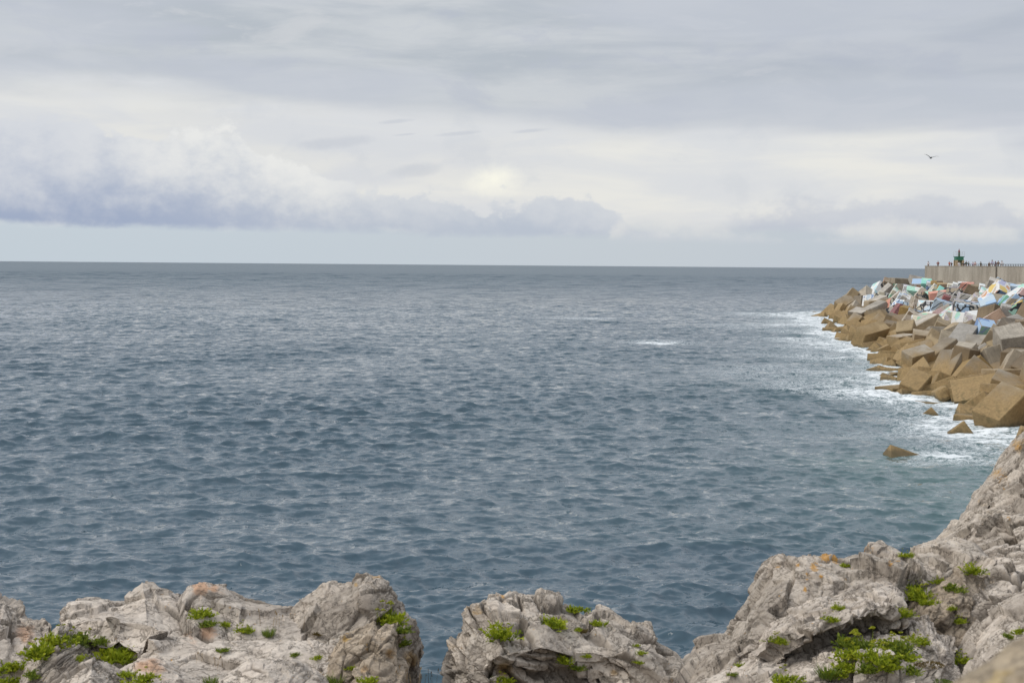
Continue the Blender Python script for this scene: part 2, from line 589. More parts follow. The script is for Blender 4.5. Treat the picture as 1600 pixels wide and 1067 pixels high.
paint('whiteblack', ['white', 'black', 'white', 'sky', 'white', 'blue'], .7, None, .25)
paint('mustard', ['ochre', 'mustard', 'brown'], .5, None, .25, TAN)
paint('lilac', ['lilac', 'white'], .35, None, .35)
paint('greenstripe', ['mint', 'mint', 'white'], .3, 'green', .25, wave=True)
paint('beige', ['beige', 'white', 'beige', 'pink'], .5, None, .4)
paint('denim', ['pale', 'blue', 'pale', 'gr', 'white'], .6, 'white', .35)
paint('creamblack', ['cream', 'cream', 'gr', 'white'], .5, 'black', .25)
paint('red', ['red', 'red', 'maroon'], .4, None, .2)
paint('brownline', ['brown', 'tan', 'tan'], .4, 'beige', .4, TAN)
paint('blackjig', ['tan', 'brown', 'tan'], .55, 'black', .2, TAN)
paint('coral', ['coral', 'coral', 'orange'], .25, None, .15)
paint('maroon', ['maroon', 'red'], .4, None, .3)
paint('blueblack', ['tan', 'tan', 'sky', 'tan'], .6, 'black', .2, TAN)
paint('bluewave', ['pale', 'gr', 'pale', 'sky', 'gr'], .35, 'black', .25, wave=True)
paint('yellowwhite', ['cream', 'white', 'yellow', 'cream'], .6, None, .3)
paint('coralband', ['coral', 'coral', 'white'], .3, 'black', .25, wave=True)
paint('framed', ['yellow', 'beige', 'orange', 'lav', 'beige'], .5, 'white', .2)
paint('deepblue', ['blue', 'deep', 'sky'], .5, 'black', .2)
paint('bluejag', ['pale', 'gr', 'sky', 'pale'], .5, 'black', .25)
paint('paleblue', ['pale', 'sky', 'white'], .4, None, .35)
paint('white', ['white'], .3, None, .3)
paint('tanblue', ['tan', 'sky', 'tan', 'pale'], .4, None, .3, TAN)
paint('greenyellow', ['green', 'sky', 'yellow', 'mint'], .5, 'black', .1)
paint('pinkblack', ['pink', 'white', 'pink', 'black'], .5, 'black', .15)
paint('lavline', ['lilac', 'gr'], .4, 'black', .3, wave=True)
paint('bluejig', ['gr', 'sky', 'gr', 'pale', 'lilac'], .55, 'black', .25)

# ================================================================== the sea
SHORE = np.array([(60, 27), (100, 33), (106, 35.5), (132, 35.5), (180, 46.5), (226, 52.5), (300, 66), (340, 73), (352, 77), (360, 84), (366, 95), (370, 140)], float)
CREST = np.array([(60, 45), (100, 51), (190, 69), (255, 84), (300, 89), (330, 92), (345, 96), (352, 100), (366, 112), (370, 150)], float)


def build_sea():
    rng = np.random.RandomState(4)
    ratio = 0.0019
    r1 = 14 * np.exp(np.arange(0, math.log(1600 / 14) / ratio) * ratio)
    r2 = r1[-1] * np.exp(np.arange(1, 600) * 0.0036)
    r2 = np.concatenate([r2, r2[-1] * np.exp(np.arange(1, 60) * 0.03)])
    rr = np.concatenate([r1, r2, [90000.0]])
    th = np.concatenate([np.radians(np.linspace(-80, -22, 90))[:-1], np.arange(np.radians(-22), np.radians(24), ratio), np.radians(np.linspace(24, 80, 90))])
    nu, nv = len(rr), len(th)
    RR, TH = np.meshgrid(rr, th, indexing='ij')
    X = (RR * np.sin(TH)).ravel()
    Y = (RR * np.cos(TH)).ravel()
    sp = (np.gradient(RR, axis=0).ravel()).astype(np.float32)
    Z = np.zeros_like(X, dtype=np.float32)
    DX = np.zeros_like(Z)
    DY = np.zeros_like(Z)
    J = np.zeros_like(Z)
    lost = np.zeros_like(Z)
    xf, yf = X.astype(np.float64), Y.astype(np.float64)
    # patchiness of the wind sea
    pat = 0.88 + 0.75 * fbm(np.stack([X / 45, Y / 45, 0 * X], 1), 3, 21)
    pat = np.clip(pat, 0.35, 1.35).astype(np.float32)
    lam = np.exp(rng.uniform(math.log(0.32), math.log(13), 160))
    for k, L in enumerate(lam):
        a = 0.0094 * L if L < 1.0 else 0.0094 * L ** 0.26
        a *= rng.uniform(0.5, 1.4)
        di = R(-84) + rng.normal() * R(44 if L < 6 else 30)
        kx, ky = math.cos(di) * 2 * math.pi / L, math.sin(di) * 2 * math.pi / L
        ph = (kx * xf + ky * yf + rng.uniform(0, 6.283)).astype(np.float32)
        wt = sstep(L / sp, 2.0, 5.0) * a
        if L < 9:
            wt = wt * pat
        s_, c_ = np.sin(ph), np.cos(ph)
        lost += ((a - wt) * 2 * math.pi / L) ** 2 / 2
        Z += wt * c_
        kk = 2 * math.pi / L
        q = 0.45 if L < 1.0 else 1.0
        DX -= wt * q * s_ * (kx / kk)
        DY -= wt * q * s_ * (ky / kk)
        J += wt * kk * c_
    # long seas for the far distance, where the short ones are finer than the mesh
    for L in np.exp(np.linspace(math.log(13), math.log(32), 18)):
        lw = L * rng.uniform(.9, 1.1)
        di = R(-84) + rng.normal() * R(38)
        kk = 2 * math.pi / lw
        kx, ky = math.cos(di) * kk, math.sin(di) * kk
        wt = sstep(lw / sp, 3.0, 5.0) * (1 - sstep(lw / sp, 10.0, 17.0)) * (0.060 / kk) * (13 / lw) ** .8 * sstep(RR.ravel(), 250, 700) * pat
        Z += (wt * np.cos(kx * xf + ky * yf + rng.uniform(0, 6.283))).astype(np.float32)
    sh = np.interp(Y, SHORE[:, 0], SHORE[:, 1])
    off = np.where((Y > 55) & (Y < 400), (sh - X) * 0.95, 99.0)
    off = np.where(Y > 352, np.hypot(np.maximum(0, Y - 352), np.maximum(0, 79 - X)), off)
    V = np.stack([X + DX, Y + DY, Z], 1)
    me = grid_mesh('sea', V, nu, nv)
    # foam: wash along the blocks, tongues drifting off them, breakers over shallow rock, small whitecaps
    big = fbm(np.stack([X / 16, Y / 26, 0 * X], 1), 4, 5)
    foam = np.exp(-np.maximum(off, 0) / 3.6) * 0.56 + np.exp(-np.maximum(off, 0) / 12.0) * (0.36 + 1.15 * big)
    foam = np.where(off > 70, 0, foam) * sstep(Y, 74, 104) * (0.82 + 0.55 * sstep(Y, 120, 175))

    def patch(px, Yc, rx, ry, amt):
        c0 = (px - CX) / F_PX * Yc
        return amt * np.exp(-((X - c0) / rx) ** 2 - ((Y - Yc) / ry) ** 2)
    foam += patch(1037, 203, 3.0, 4.5, .52) + patch(1005, 206, 8, 5, .34) + patch(925, 295, 8, 9, .28) + patch(880, 300, 12, 9, .22) + patch(900, 345, 12, 12, .20) + patch(1240, 335, 13, 12, .42)
    foam += patch(1480, 84, 2.0, 1.8, .55) + patch(1450, 80, 3.0, 2.0, .25) + patch(1560, 80, 3.5, 6, .22) + patch(1480, 100, 6, 8, .16) + patch(1560, 66, 4, 6, .12)
    foam += patch(1420, 128, 5, 10, .12)
    caps = sstep(J * (0.7 + 0.5 * pat), 0.50, 0.80) * 0.42
    foam = foam + caps * (0.0 + sstep(X + 0.1 * Y, 0, 40) * 0.75)
    set_attr(me, 'unresolved', np.sqrt(np.maximum(lost, 0)))
    set_attr(me, 'foam', np.clip(foam, 0, 0.62))
    set_attr(me, 'shallow', np.clip(np.exp(-np.maximum(off, 0) / 9.0) + patch(1430, 80, 5, 4, .8) + patch(1540, 70, 7, 14, .5), 0, 1))
    m, t, bs = new_mat('sea_water')
    pos = t.n('ShaderNodeNewGeometry').outputs['Position']
    deep = t.mix(t.smooth(t.noise(t.map(pos, (1 / 60, 1 / 120, 0)), 1, 3), .35, .65), (0.046, 0.082, 0.109), (0.058, 0.096, 0.123))
    wc = t.mix(t.mul(t.attr('shallow'), .75), deep, (0.085, 0.150, 0.145))
    dist = t.n('ShaderNodeCameraData')  # not used for colour
    n1 = t.noise(t.map(pos, (1.0, 1.8, 1.0)), 1.1, 5, 0.6, 0.4)
    n2 = t.noise(t.map(pos, (1.0, 1.6, 1.0)), 5.0, 4, 0.62, 0.3)
    fo = t.attr('foam')
    f1 = t.noise(t.map(pos, (0.42, 0.75, 0.5)), 1.0, 8, 0.68, 1.2)
    f2 = t.noise(t.map(pos, (3.0, 4.5, 2.0)), 1.0, 5, 0.7, 0.6)
    fn = t.add(t.mul(f1, 0.62), t.mul(f2, 0.38))
    solid = t.smooth(t.add(fn, t.mul(fo, 0.46)), 0.68, 0.84)
    lace = t.m('MAXIMUM', t.smooth(t.m('ABSOLUTE', t.sub(f1, .5)), .035, .0), t.smooth(t.m('ABSOLUTE', t.sub(t.noise(t.map(pos, (1.1, 1.7, 1.0), (7, 3, 0)), 1.0, 6, .62, 1.5), .5)), .04, .0))
    lace = t.mul(t.mul(lace, t.smooth(fo, .05, .40)), t.smooth(f2, .36, .56))
    fm = t.mul(t.m('MAXIMUM', solid, t.mul(lace, .85)), t.smooth(fo, .02, .09))
    t.put(bs.inputs['Base Color'], t.mix(fm, wc, (0.78, 0.82, 0.84)))
    t.put(bs.inputs['Roughness'], t.m('MAXIMUM', t.lin(fm, 0, 1, 0.05, 0.75), t.smooth(t.attr('unresolved'), .325, .372, .05, .46)))
    bs.inputs['IOR'].default_value = 1.33
    # ripples too small for the mesh: slopes added straight to the normal
    def slopes(sc, k, det, off):
        nc = t.noise(t.map(pos, (sc, sc * 1.25, sc), (off, off * .7, 0)), 1.0, det, 0.6, 0.3, True)
        nd = t.n('ShaderNodeVectorMath', operation='SUBTRACT')
        t.put(nd.inputs[0], nc); nd.inputs[1].default_value = (.5, .5, .5)
        n2_ = t.n('ShaderNodeVectorMath', operation='MULTIPLY')
        t.put(n2_.inputs[0], nd.outputs[0]); n2_.inputs[1].default_value = (k * .8, k, 0)
        return n2_.outputs[0]
    def vadd(a, b):
        nd = t.n('ShaderNodeVectorMath', operation='ADD')
        t.put(nd.inputs[0], a); t.put(nd.inputs[1], b)
        return nd.outputs[0]
    nrm = t.n('ShaderNodeNewGeometry').outputs['Normal']
    nrm = vadd(vadd(nrm, slopes(1.1, 1.15, 4, 3)), slopes(3.2, 0.50, 3, 11))
    far = t.n('ShaderNodeVectorMath', operation='SCALE')
    t.put(far.inputs[0], slopes(0.8, 1.2, 2, 23))
    t.put(far.inputs['Scale'], t.attr('unresolved'))
    nrm = vadd(nrm, far.outputs[0])
    nm = t.n('ShaderNodeVectorMath', operation='NORMALIZE')
    t.put(nm.inputs[0], nrm)
    t.put(bs.inputs['Normal'], nm.outputs[0])
    m.node_tree.nodes.remove(dist)
    tag(mesh_obj('sea', me, m), kind='structure')


build_sea()


# ================================================================== breakwater
def pile(X, Y):
    s, c0 = np.interp(Y, SHORE[:, 0], SHORE[:, 1]), np.interp(Y, CREST[:, 0], CREST[:, 1])
    q = (X - s) / (c0 - s)
    return np.where(q < 0, np.maximum(q * 6, -3), np.minimum(q, 1.0) * 8.0)


def build_core():
    ys = np.arange(62, 372, 1.2)
    q = np.linspace(-0.45, 3.2, 60)
    YY, QQ = np.meshgrid(ys, q, indexing='ij')
    s, c0 = np.interp(YY, SHORE[:, 0], SHORE[:, 1]), np.interp(YY, CREST[:, 0], CREST[:, 1])
    X = s + QQ * (c0 - s)
    Z = np.where(QQ < 0, QQ * 6, np.minimum(QQ, 1) * 8.0) - 1.1
    V = np.stack([X.ravel(), YY.ravel(), Z.ravel()], 1)
    V[:, 2] += 0.5 * facets(V / 1.6, 3)[0]
    o = mesh_obj('rubble_slope', grid_mesh('rubble_slope', V, len(ys), len(q), False), MATS['brown'])
    tag(o, kind='structure')


build_core()

WALL = [(97.5, 326.0), (90.6, 313.0), (96.6, 285.0)]
WALL2 = [(96.95, 284.9), (98.6, 262.0), (104.0, 205.0)]
ZT = 11.52


def build_wall():
    m, t, bs = new_mat('board_marked_concrete')
    pos = t.n('ShaderNodeNewGeometry').outputs['Position']
    st = t.noise(t.map(pos, (0.8, 0.8, 0.12)), 1.0, 6, 0.65)
    st2 = t.noise(t.map(pos, (0.35, 0.35, 0.06)), 1.0, 3, 0.5)
    gr = t.noise(pos, 3.0, 6, 0.7)
    c0 = t.mix(t.smooth(st, .30, .70), (.265, .235, .19), (.38, .34, .285))
    c0 = t.mix(t.mul(t.smooth(st2, .42, .62), .55), c0, (.50, .46, .39))
    c0 = t.mix(t.mul(t.smooth(gr, .52, .7), .35), c0, (.15, .125, .095))
    oi = t.n('ShaderNodeObjectInfo')
    t.put(bs.inputs['Base Color'], c0)
    bs.inputs['Roughness'].default_value = .92
    t.put(bs.inputs['Normal'], t.bump(t.add(st, t.mul(gr, .5)), .7, .08))
    root = tag(empty('promenade_wall', (90.6, 313.0, 7.0)), 'tall grey board-marked concrete wall along the top of the breakwater', 'wall')

    def strip(name, pts, z0, z1, th, out=0.0):
        bm = bmesh.new()
        ins = []
        for i, p in enumerate(pts):
            a, b = Vector(pts[max(i - 1, 0)]), Vector(pts[min(i + 1, len(pts) - 1)])
            dr = (b - a).normalized()
            nrm = Vector((-dr.y, dr.x))
            if nrm.dot(Vector((1, 0.3))) < 0: nrm = -nrm
            ins.append((Vector(p) - nrm * out, Vector(p) + nrm * th))
        rows = []
        base = Vector((90.6, 313.0))
        for o_, i_ in ins:
            o_, i_ = o_ - base, i_ - base
            rows.append([bm.verts.new((o_.x, o_.y, z0 - 7)), bm.verts.new((o_.x, o_.y, z1 - 7)), bm.verts.new((i_.x, i_.y, z1 - 7)), bm.verts.new((i_.x, i_.y, z0 - 7))])
        for k in range(len(rows) - 1):
            for j in range(4):
                bm.faces.new((rows[k][j], rows[k][(j + 1) % 4], rows[k + 1][(j + 1) % 4], rows[k + 1][j]))
        bm.faces.new(rows[0]); bm.faces.new(rows[-1][::-1])
        bmesh.ops.recalc_face_normals(bm, faces=bm.faces)
        return bm_obj(name, bm, m, root)
    strip('wall_face', WALL, 5.5, ZT, 0.9)
    strip('wall_face', WALL2, 5.5, ZT - 0.05, 0.9)
    strip('coping', WALL, ZT + 0.003, ZT + 0.10, 0.95, 0.06)
    strip('coping', WALL2, ZT - 0.047, ZT + 0.06, 0.95, 0.06)
    # footing ledge
    strip('footing', [(89.9, 313.4), (95.9, 284.5), (97.9, 261.5), (103.2, 205)], 6.5, 8.55, 0.6)
    bm = bmesh.new()
    zt = ZT - 0.55
    poly = [(91.8, 313.0), (97.6, 285.2), (99.6, 262), (105, 205), (125, 205), (122, 300), (112, 330), (98, 325.5)]
    vs_ = [bm.verts.new((x, y, zt)) for x, y in poly]
    bm.faces.new(vs_)
    r = bmesh.ops.extrude_face_region(bm, geom=bm.faces[:])
    for v in r['geom']:
        if isinstance(v, bmesh.types.BMVert): v.co.z -= 4.5
    bmesh.ops.recalc_face_normals(bm, faces=bm.faces)
    tag(bm_obj('promenade_pavement', bm, simple('pavement', (.36, .34, .31), .9, .15, 2.0)), kind='structure')


build_wall()


# ---- concrete armour blocks
def block_mesh(name, dims, mat, faces, worn, seed):
    rnd = random.Random(seed)
    bm = bmesh.new()
    bmesh.ops.create_cube(bm, size=1.0)
    for v in bm.verts:
        v.co = Vector((v.co.x * dims[0], v.co.y * dims[1], v.co.z * dims[2]))
        v.co += Vector([rnd.uniform(-1, 1) * 0.05 for _ in range(3)])
    mats = [mat]
    bm.normal_update()
    for f in bm.faces:
        n = f.normal
        k = max(range(3), key=lambda i: abs(n[i]))
        key = '%d%s' % (k, '+' if n[k] > 0 else '-')
        if key in faces:
            if faces[key] not in mats: mats.append(faces[key])
            f.material_index = mats.index(faces[key])
    if worn:        # corners broken off
        for v in [x for x in bm.verts if rnd.random() < 0.7]:
            v.co *= rnd.uniform(0.72, 0.9)
        bmesh.ops.bevel(bm, geom=bm.edges[:], offset=0.22 * min(dims) , segments=2, affect='EDGES', profile=0.6)
    else:
        bmesh.ops.bevel(bm, geom=bm.edges[:], offset=rnd.uniform(0.035, 0.075), segments=1, affect='EDGES')
        if rnd.random() < 0.5:   # one knocked corner
            v = rnd.choice(bm.verts[:])
            for u in bm.verts:
                if (u.co - v.co).length < 0.3: u.co *= rnd.uniform(0.86, 0.96)
    me = bpy.data.meshes.new(name)
    bm.to_mesh(me)
    bm.free()
    for k in mats: me.materials.append(MATS[k])
    return me


BLOCKS = [
    ('big tilted block at the waterline by the right edge, with pale pitted top', (34.57, 99.67, 0.87), (2.826, 0.607, -2.638), (2.8, 1.84, 2.01), 'tan', {}, 0),
    ('tan concrete block with flat upper face, wedged just above the big tilted waterline block', (39.66, 113.34, 1.4), (0.16, 0.318, -0.419), (2.11, 2.93, 1.5), 'tan', {}, 0),
    ('upright grey-tan slab leaning between the square-faced block and the big tilted waterline block', (38.18, 113.18, 0.59), (-2.642, 1.039, -2.496), (2.22, 2.56, 1.5), 'tan', {}, 0),
    ('square-faced tan concrete block standing in white surf, with narrow shaded left side', (39.12, 121.52, 0.57), (0.659, 1.327, -1.047), (2.29, 2.61, 2.91), 'tan', {}, 0),
    ('wide ochre slab-faced block at the waterline with dark spots on its lower edge', (35.65, 125.75, 0.53), (2.742, 0.497, -2.379), (2.74, 1.93, 1.92), 'ochre', {}, 0),
    ('narrow tan block leaning back beside the spotted ochre slab', (38.59, 127.43, 0.58), (-1.08, 1.196, -2.81), (1.89, 1.5, 2.92), 'tan', {}, 0),
    ('tall tan block with a dark brown right side, above the spotted ochre slab', (41.23, 132.85, 1.72), (-2.99, 0.972, -2.649), (2.47, 2.66, 1.5), 'tan', {}, 0),
    ('roof-shaped tan block behind the square-faced surf block', (41.16, 126.11, 1.33), (-1.988, 0.596, -0.583), (1.61, 2.04, 2.89), 'tan', {}, 0),
    ('large tan block with smooth tilted face under the pitted grey blocks', (48.19, 143.01, 3.24), (-1.858, 1.04, 2.498), (2.93, 1.5, 2.77), 'tan', {}, 0),
    ('large tan block at the right edge with a pale broken left edge', (43.14, 121.96, 2.4), (-1.181, 1.053, -2.975), (2.12, 1.5, 3.05), 'tan', {}, 0),
    ('huge pitted light grey block at the right edge below the green and yellow painted one', (59.09, 168.07, 4.9), (-1.978, 1.387, 2.422), (2.82, 2.52, 2.69), 'pitted', {}, 0),
    ('mottled grey-brown block at the right edge under the pitted light grey one', (46.46, 132.21, 4.42), (2.637, 1.224, 0.994), (1.55, 2.17, 2.81), 'mottled', {}, 0),
    ('pale flat-topped block with a diagonal crack and a black scrap at its foot', (48.39, 152.7, 3.25), (2.953, 0.472, -2.248), (3.29, 1.67, 1.66), 'grey', {}, 0),
    ('long yellowish block sloping to the surf below the cracked pale block', (44.2, 146.36, 2.09), (-1.647, 0.534, -2.76), (3.26, 1.5, 1.5), 'tan', {}, 0),
    ('small pale block with pebbly right side, below the cracked pale block', (43.33, 135.49, 2.86), (-3.114, 0.442, -2.324), (1.5, 1.5, 1.5), 'grey', {}, 0),
    ('small brown-sided block below the pebbly pale block', (42.16, 132.1, 2.77), (0.193, 0.141, 0.734), (1.5, 1.5, 1.5), 'brown', {}, 0),
    ('block painted sky blue with green patches, left of the pitted light grey block', (50.98, 153.3, 4.38), (-1.084, 0.188, 0.061), (1.5, 1.5, 1.5), 'tan', {'2-': 'bluegreen', '1-': 'skyblue', '0-': 'skyblue'}, 0),
    ('small bare tan block left of the sky blue painted one', (53.35, 165.7, 3.66), (-1.042, 0.861, -2.267), (1.5, 1.5, 1.62), 'tan', {}, 0),
    ('pinkish brown block with white paint along its top edge, above the sky blue painted one', (57.19, 168.08, 5.07), (-1.666, 0.62, 2.663), (2.09, 1.5, 2.9), 'pink', {'2+': 'pink', '1-': 'whitepink'}, 0),
    ('block with a pale flat top standing at the waterline behind the blunt rounded block', (50.29, 183.22, 1.48), (0.005, 1.438, 0.342), (1.5, 2.29, 2.14), 'tan', {'0-': 'grey'}, 0),
    ('hollow-looking block with pale rim and dark brown inner face', (51.25, 178.12, 2.07), (0.137, 0.116, -0.231), (1.59, 2.98, 1.52), 'tan', {'1-': 'brown'}, 0),
    ('big wedge-shaped tan block beside the dark brown inner face', (51.45, 173.51, 1.34), (-1.08, 1.102, -2.874), (2.97, 1.98, 2.97), 'tan', {}, 0),
    ('blunt rounded tan block with broken corners sitting in the surf', (47.72, 171.46, 0.41), (-1.986, 0.623, 2.636), (2.25, 2.27, 2.38), 'ochre', {}, 1),
    ('large tan block with a pale lit top slanting down to the left', (56.57, 194.76, 2.45), (-3.129, 0.518, -3.116), (3.67, 3.11, 2.5), 'tan', {'2-': 'grey'}, 0),
    ('narrow yellowish slab block left of the pale slanting top', (52.1, 187.64, 2.89), (2.257, 0.121, 2.57), (1.84, 1.5, 1.5), 'tan', {}, 0),
    ('diamond-faced tan block leaning over the water', (55.23, 206.34, 0.96), (-1.408, 0.945, 2.867), (3.22, 1.5, 2.99), 'tan', {}, 0),
    ('tan block with low slanting face dipping into the surf', (50.79, 201.32, 1.43), (-2.223, 0.204, -2.627), (3.77, 2.49, 1.5), 'ochre', {}, 0),
    ('ridge-topped tan block with a pale right face at the waterline', (57.18, 227.34, 0.15), (-1.725, 0.829, -1.243), (2.01, 3.35, 3.08), 'tan', {}, 0),
    ('pointed block with a purplish triangular left face at the waterline', (56.82, 240.32, -1.16), (-2.051, 0.603, -1.583), (3.63, 3.1, 2.2), 'tan', {}, 0),
    ('small steep block behind the pointed waterline block', (60.04, 248.94, 1.1), (2.638, 0.761, -2.737), (2.31, 1.5, 2.25), 'tan', {}, 0),
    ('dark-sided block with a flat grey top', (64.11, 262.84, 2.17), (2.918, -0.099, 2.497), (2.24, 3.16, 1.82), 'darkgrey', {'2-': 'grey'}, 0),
    ('ridged olive-tan block right of the dark-sided block', (66.85, 260.86, 1.14), (0.056, 0.821, -1.117), (2.95, 3.4, 2.44), 'ochre', {}, 0),
    ('pale slanting slab lying over the ridged olive-tan block', (70.1, 274.67, 2.4), (-1.574, 0.41, -2.73), (4.2, 2.51, 2.16), 'grey', {}, 0),
    ('tall smooth ochre slab standing in front of the red painted block', (66.37, 240.49, 2.72), (-1.784, 1.345, 2.504), (3.01, 1.5, 2.95), 'ochre', {}, 0),
    ('low ochre block left of the tall smooth ochre slab', (62.3, 232.91, 2.47), (-1.703, 1.195, 2.551), (1.56, 1.66, 3.0), 'ochre', {}, 0),
    ('dark olive block wedged under the tall smooth ochre slab', (57.13, 215.38, 2.01), (-1.443, 0.158, -0.381), (1.5, 1.5, 2.79), 'brown', {}, 0),
    ('slanting block with a light left face near the far tip of the pile', (73.18, 328.29, 0.35), (2.688, 0.693, -2.792), (3.64, 1.5, 3.14), 'tan', {}, 0),
    ('lone rounded block awash off the far tip of the pile', (74.96, 351.5, -0.99), (-0.94, 0.951, -2.599), (2.32, 2.66, 2.28), 'ochre', {}, 1),
    ('flat-topped slab block high on the far tip of the pile', (81.58, 350.19, 1.6), (-0.759, 0.488, -2.769), (3.49, 2.24, 3.6), 'tan', {}, 0),
    ('ridge-shaped block on the skyline of the far tip', (83.95, 351.89, 4.28), (-1.365, 0.899, -3.089), (2.02, 1.82, 4.2), 'tan', {}, 0),
    ('grey pyramid-cornered block on the skyline of the far tip', (87.3, 349.44, 3.15), (-2.355, 0.667, 2.33), (2.85, 3.73, 4.2), 'grey', {}, 0),
    ('box-shaped block with a pale rim below the grey pyramid-cornered block', (80.81, 324.72, 2.84), (-0.662, 1.459, -2.047), (2.82, 3.64, 3.13), 'tan', {}, 0),
    ('broad tan block below the pale rimmed box at the far tip', (74.98, 293.39, 3.49), (2.009, 1.418, 0.553), (1.71, 3.32, 2.81), 'tan', {}, 0),
    ('small upright block low on the far tip of the pile', (73.78, 319.55, 0.96), (-1.444, 0.93, -2.646), (2.84, 2.0, 1.5), 'ochre', {}, 0),
    ('leaning tan block right of the small upright block at the far tip', (70.93, 299.53, 0.71), (-0.816, 0.881, -2.472), (3.0, 1.5, 2.81), 'tan', {}, 0),
    ('flat broken block awash at the foot of the far tip', (66.47, 286.41, 0.28), (-1.391, 0.354, -0.686), (3.13, 1.68, 1.5), 'ochre', {}, 0),
    ('pale slab block below the white and cyan painted ones', (75.79, 293.85, 4.04), (-1.619, 0.38, -2.936), (2.25, 1.56, 2.49), 'grey', {}, 0),
    ('tiny pointed block awash left of the pointed waterline block', (58.81, 249.65, 0.3), (-1.264, 0.88, -2.974), (1.59, 1.56, 2.3), 'tan', {}, 0),
    ('small pyramid-shaped block awash in the foam', (32.03, 108.6, -1.08), (-1.137, 0.713, -3.108), (1.59, 1.5, 4.2), 'ochre', {}, 0),
    ('small flat-sided block awash behind the pyramid-shaped one', (32.36, 112.54, -0.89), (-1.334, 0.554, -3.076), (1.5, 1.5, 1.5), 'ochre', {}, 0),
    ('nearly submerged slab block in front of the big tilted waterline block', (33.79, 103.87, -0.49), (-1.628, 0.069, -0.386), (2.52, 1.5, 2.94), 'ochre', {}, 0),
    ('small leaning corner of a block awash below the nearly submerged slab', (30.51, 95.88, -0.31), (-1.466, 0.659, 2.921), (1.5, 1.5, 1.93), 'ochre', {}, 0),
    ('block corner awash just above the lichen-covered cliff', (31.68, 86.58, 0.48), (-1.768, 1.251, 2.586), (1.5, 1.5, 1.5), 'ochre', {}, 0),
    ('broken pale block with a jagged top at the waterline', (36.5, 120.32, 0.28), (-1.439, 0.478, 3.045), (1.5, 1.5, 2.84), 'grey', {}, 1),
    ('lone wedge-shaped block awash, far in front of the rest', (23.89, 84.04, -1.39), (-0.786, 0.137, 0.633), (4.0, 1.83, 1.91), 'ochre', {}, 0),
    ('light brown slab block sliding into the surf right of the blunt rounded block', (41.26, 144.16, 1.87), (-1.91, 0.249, -2.871), (2.22, 1.5, 1.5), 'grey', {}, 0),
    ('tiny block corner at the foot of the flat-topped waterline block', (47.36, 179.99, 0.43), (-1.542, 0.48, 2.957), (1.5, 1.5, 2.97), 'ochre', {}, 0),
    ('white and cyan painted block at the upper left corner of the painted heap', (89.56, 350.61, 5.3), (-1.13, 0.865, -2.493), (3.14, 1.5, 2.55), 'whitecyan', {}, 0),
    ('grey block streaked with black next to the white and cyan corner block', (90.93, 351.23, 5.54), (-1.281, 0.956, -2.919), (2.4, 1.5, 2.97), 'greyline', {}, 0),
    ('block with an orange top and brown sides at the upper left of the painted heap', (92.4, 351.49, 6.36), (-2.381, 1.176, 2.065), (2.81, 1.81, 2.65), 'brownpaint', {'1-': 'orange'}, 0),
    ('long slanting block with a green and cream painted edge', (93.86, 351.41, 5.67), (-1.491, 1.05, 3.087), (4.17, 1.5, 2.92), 'greencream', {}, 0),
    ('thin grey slab slanting beside the orange-topped block', (85.18, 324.35, 5.66), (-2.034, 0.78, 3.023), (2.95, 1.5, 1.5), 'grey', {}, 0),
    ('block mottled with white, beige and green paint', (88.55, 325.94, 6.53), (-1.893, 0.98, 2.524), (2.41, 1.5, 2.6), 'mosaic', {}, 0),
    ('small lavender painted block in the top row', (88.94, 319.21, 7.36), (-2.95, 1.323, 1.516), (1.5, 1.5, 1.5), 'lavender', {}, 0),
    ('small green painted block in the top row', (88.4, 314.34, 7.7), (-2.959, 0.933, 1.476), (1.5, 1.5, 1.5), 'green', {}, 0),
    ('block with a light blue top and an orange panel on its front', (86.78, 304.29, 7.45), (3.136, 0.963, 1.12), (1.5, 1.85, 1.5), 'orangepanel', {'0-': 'skyblue'}, 0),
    ('teal painted block in the top row with a dark bar', (86.22, 296.5, 7.59), (-3.058, 0.989, 1.319), (1.5, 1.5, 1.5), 'teal', {}, 0),
    ('white block with a black shape and a blue patch', (86.04, 291.69, 7.19), (-2.358, 1.435, 2.095), (1.62, 1.85, 2.76), 'whiteblack', {}, 0),
    ('ochre painted block right of the white one with the black shape', (83.91, 277.7, 7.12), (-2.363, 1.495, 2.087), (1.5, 1.57, 2.8), 'mustard', {}, 0),
    ('mustard yellow slab lying at the foot of the promenade wall', (85.41, 286.65, 8.14), (-3.137, 0.074, 1.315), (1.76, 1.71, 0.5), 'mustard', {}, 0),
    ('pale lilac painted block in the upper middle of the heap', (84.61, 304.19, 6.28), (-2.39, 1.302, 2.064), (1.5, 1.69, 1.5), 'lilac', {}, 0),
    ('mint block with dark green curved stripes', (81.6, 289.98, 5.99), (-2.796, 1.144, 1.644), (1.5, 1.98, 1.5), 'greenstripe', {}, 0),
    ('pale beige pointed block right of the green striped one', (81.16, 282.48, 5.72), (-1.553, 0.914, 2.911), (2.13, 1.5, 1.5), 'beige', {}, 0),
    ('denim blue block slashed with white stripes', (77.53, 281.78, 4.71), (-2.019, 1.054, 2.395), (1.5, 2.11, 2.19), 'denim', {}, 0),
    ('block with an orange edge and a cream face outlined in black', (73.41, 274.61, 3.1), (-0.801, 1.125, -2.151), (2.61, 1.82, 1.5), 'creamblack', {'1-': 'orange'}, 0),
    ('deep red painted block behind the tall smooth ochre slab', (68.89, 253.68, 3.09), (-1.485, 0.959, 3.112), (2.28, 1.5, 3.0), 'red', {}, 0),
    ('brown block with a yellow edge line in the middle of the heap', (73.68, 259.37, 4.19), (-1.407, 1.337, -3.055), (2.3, 1.5, 2.91), 'brownline', {}, 0),
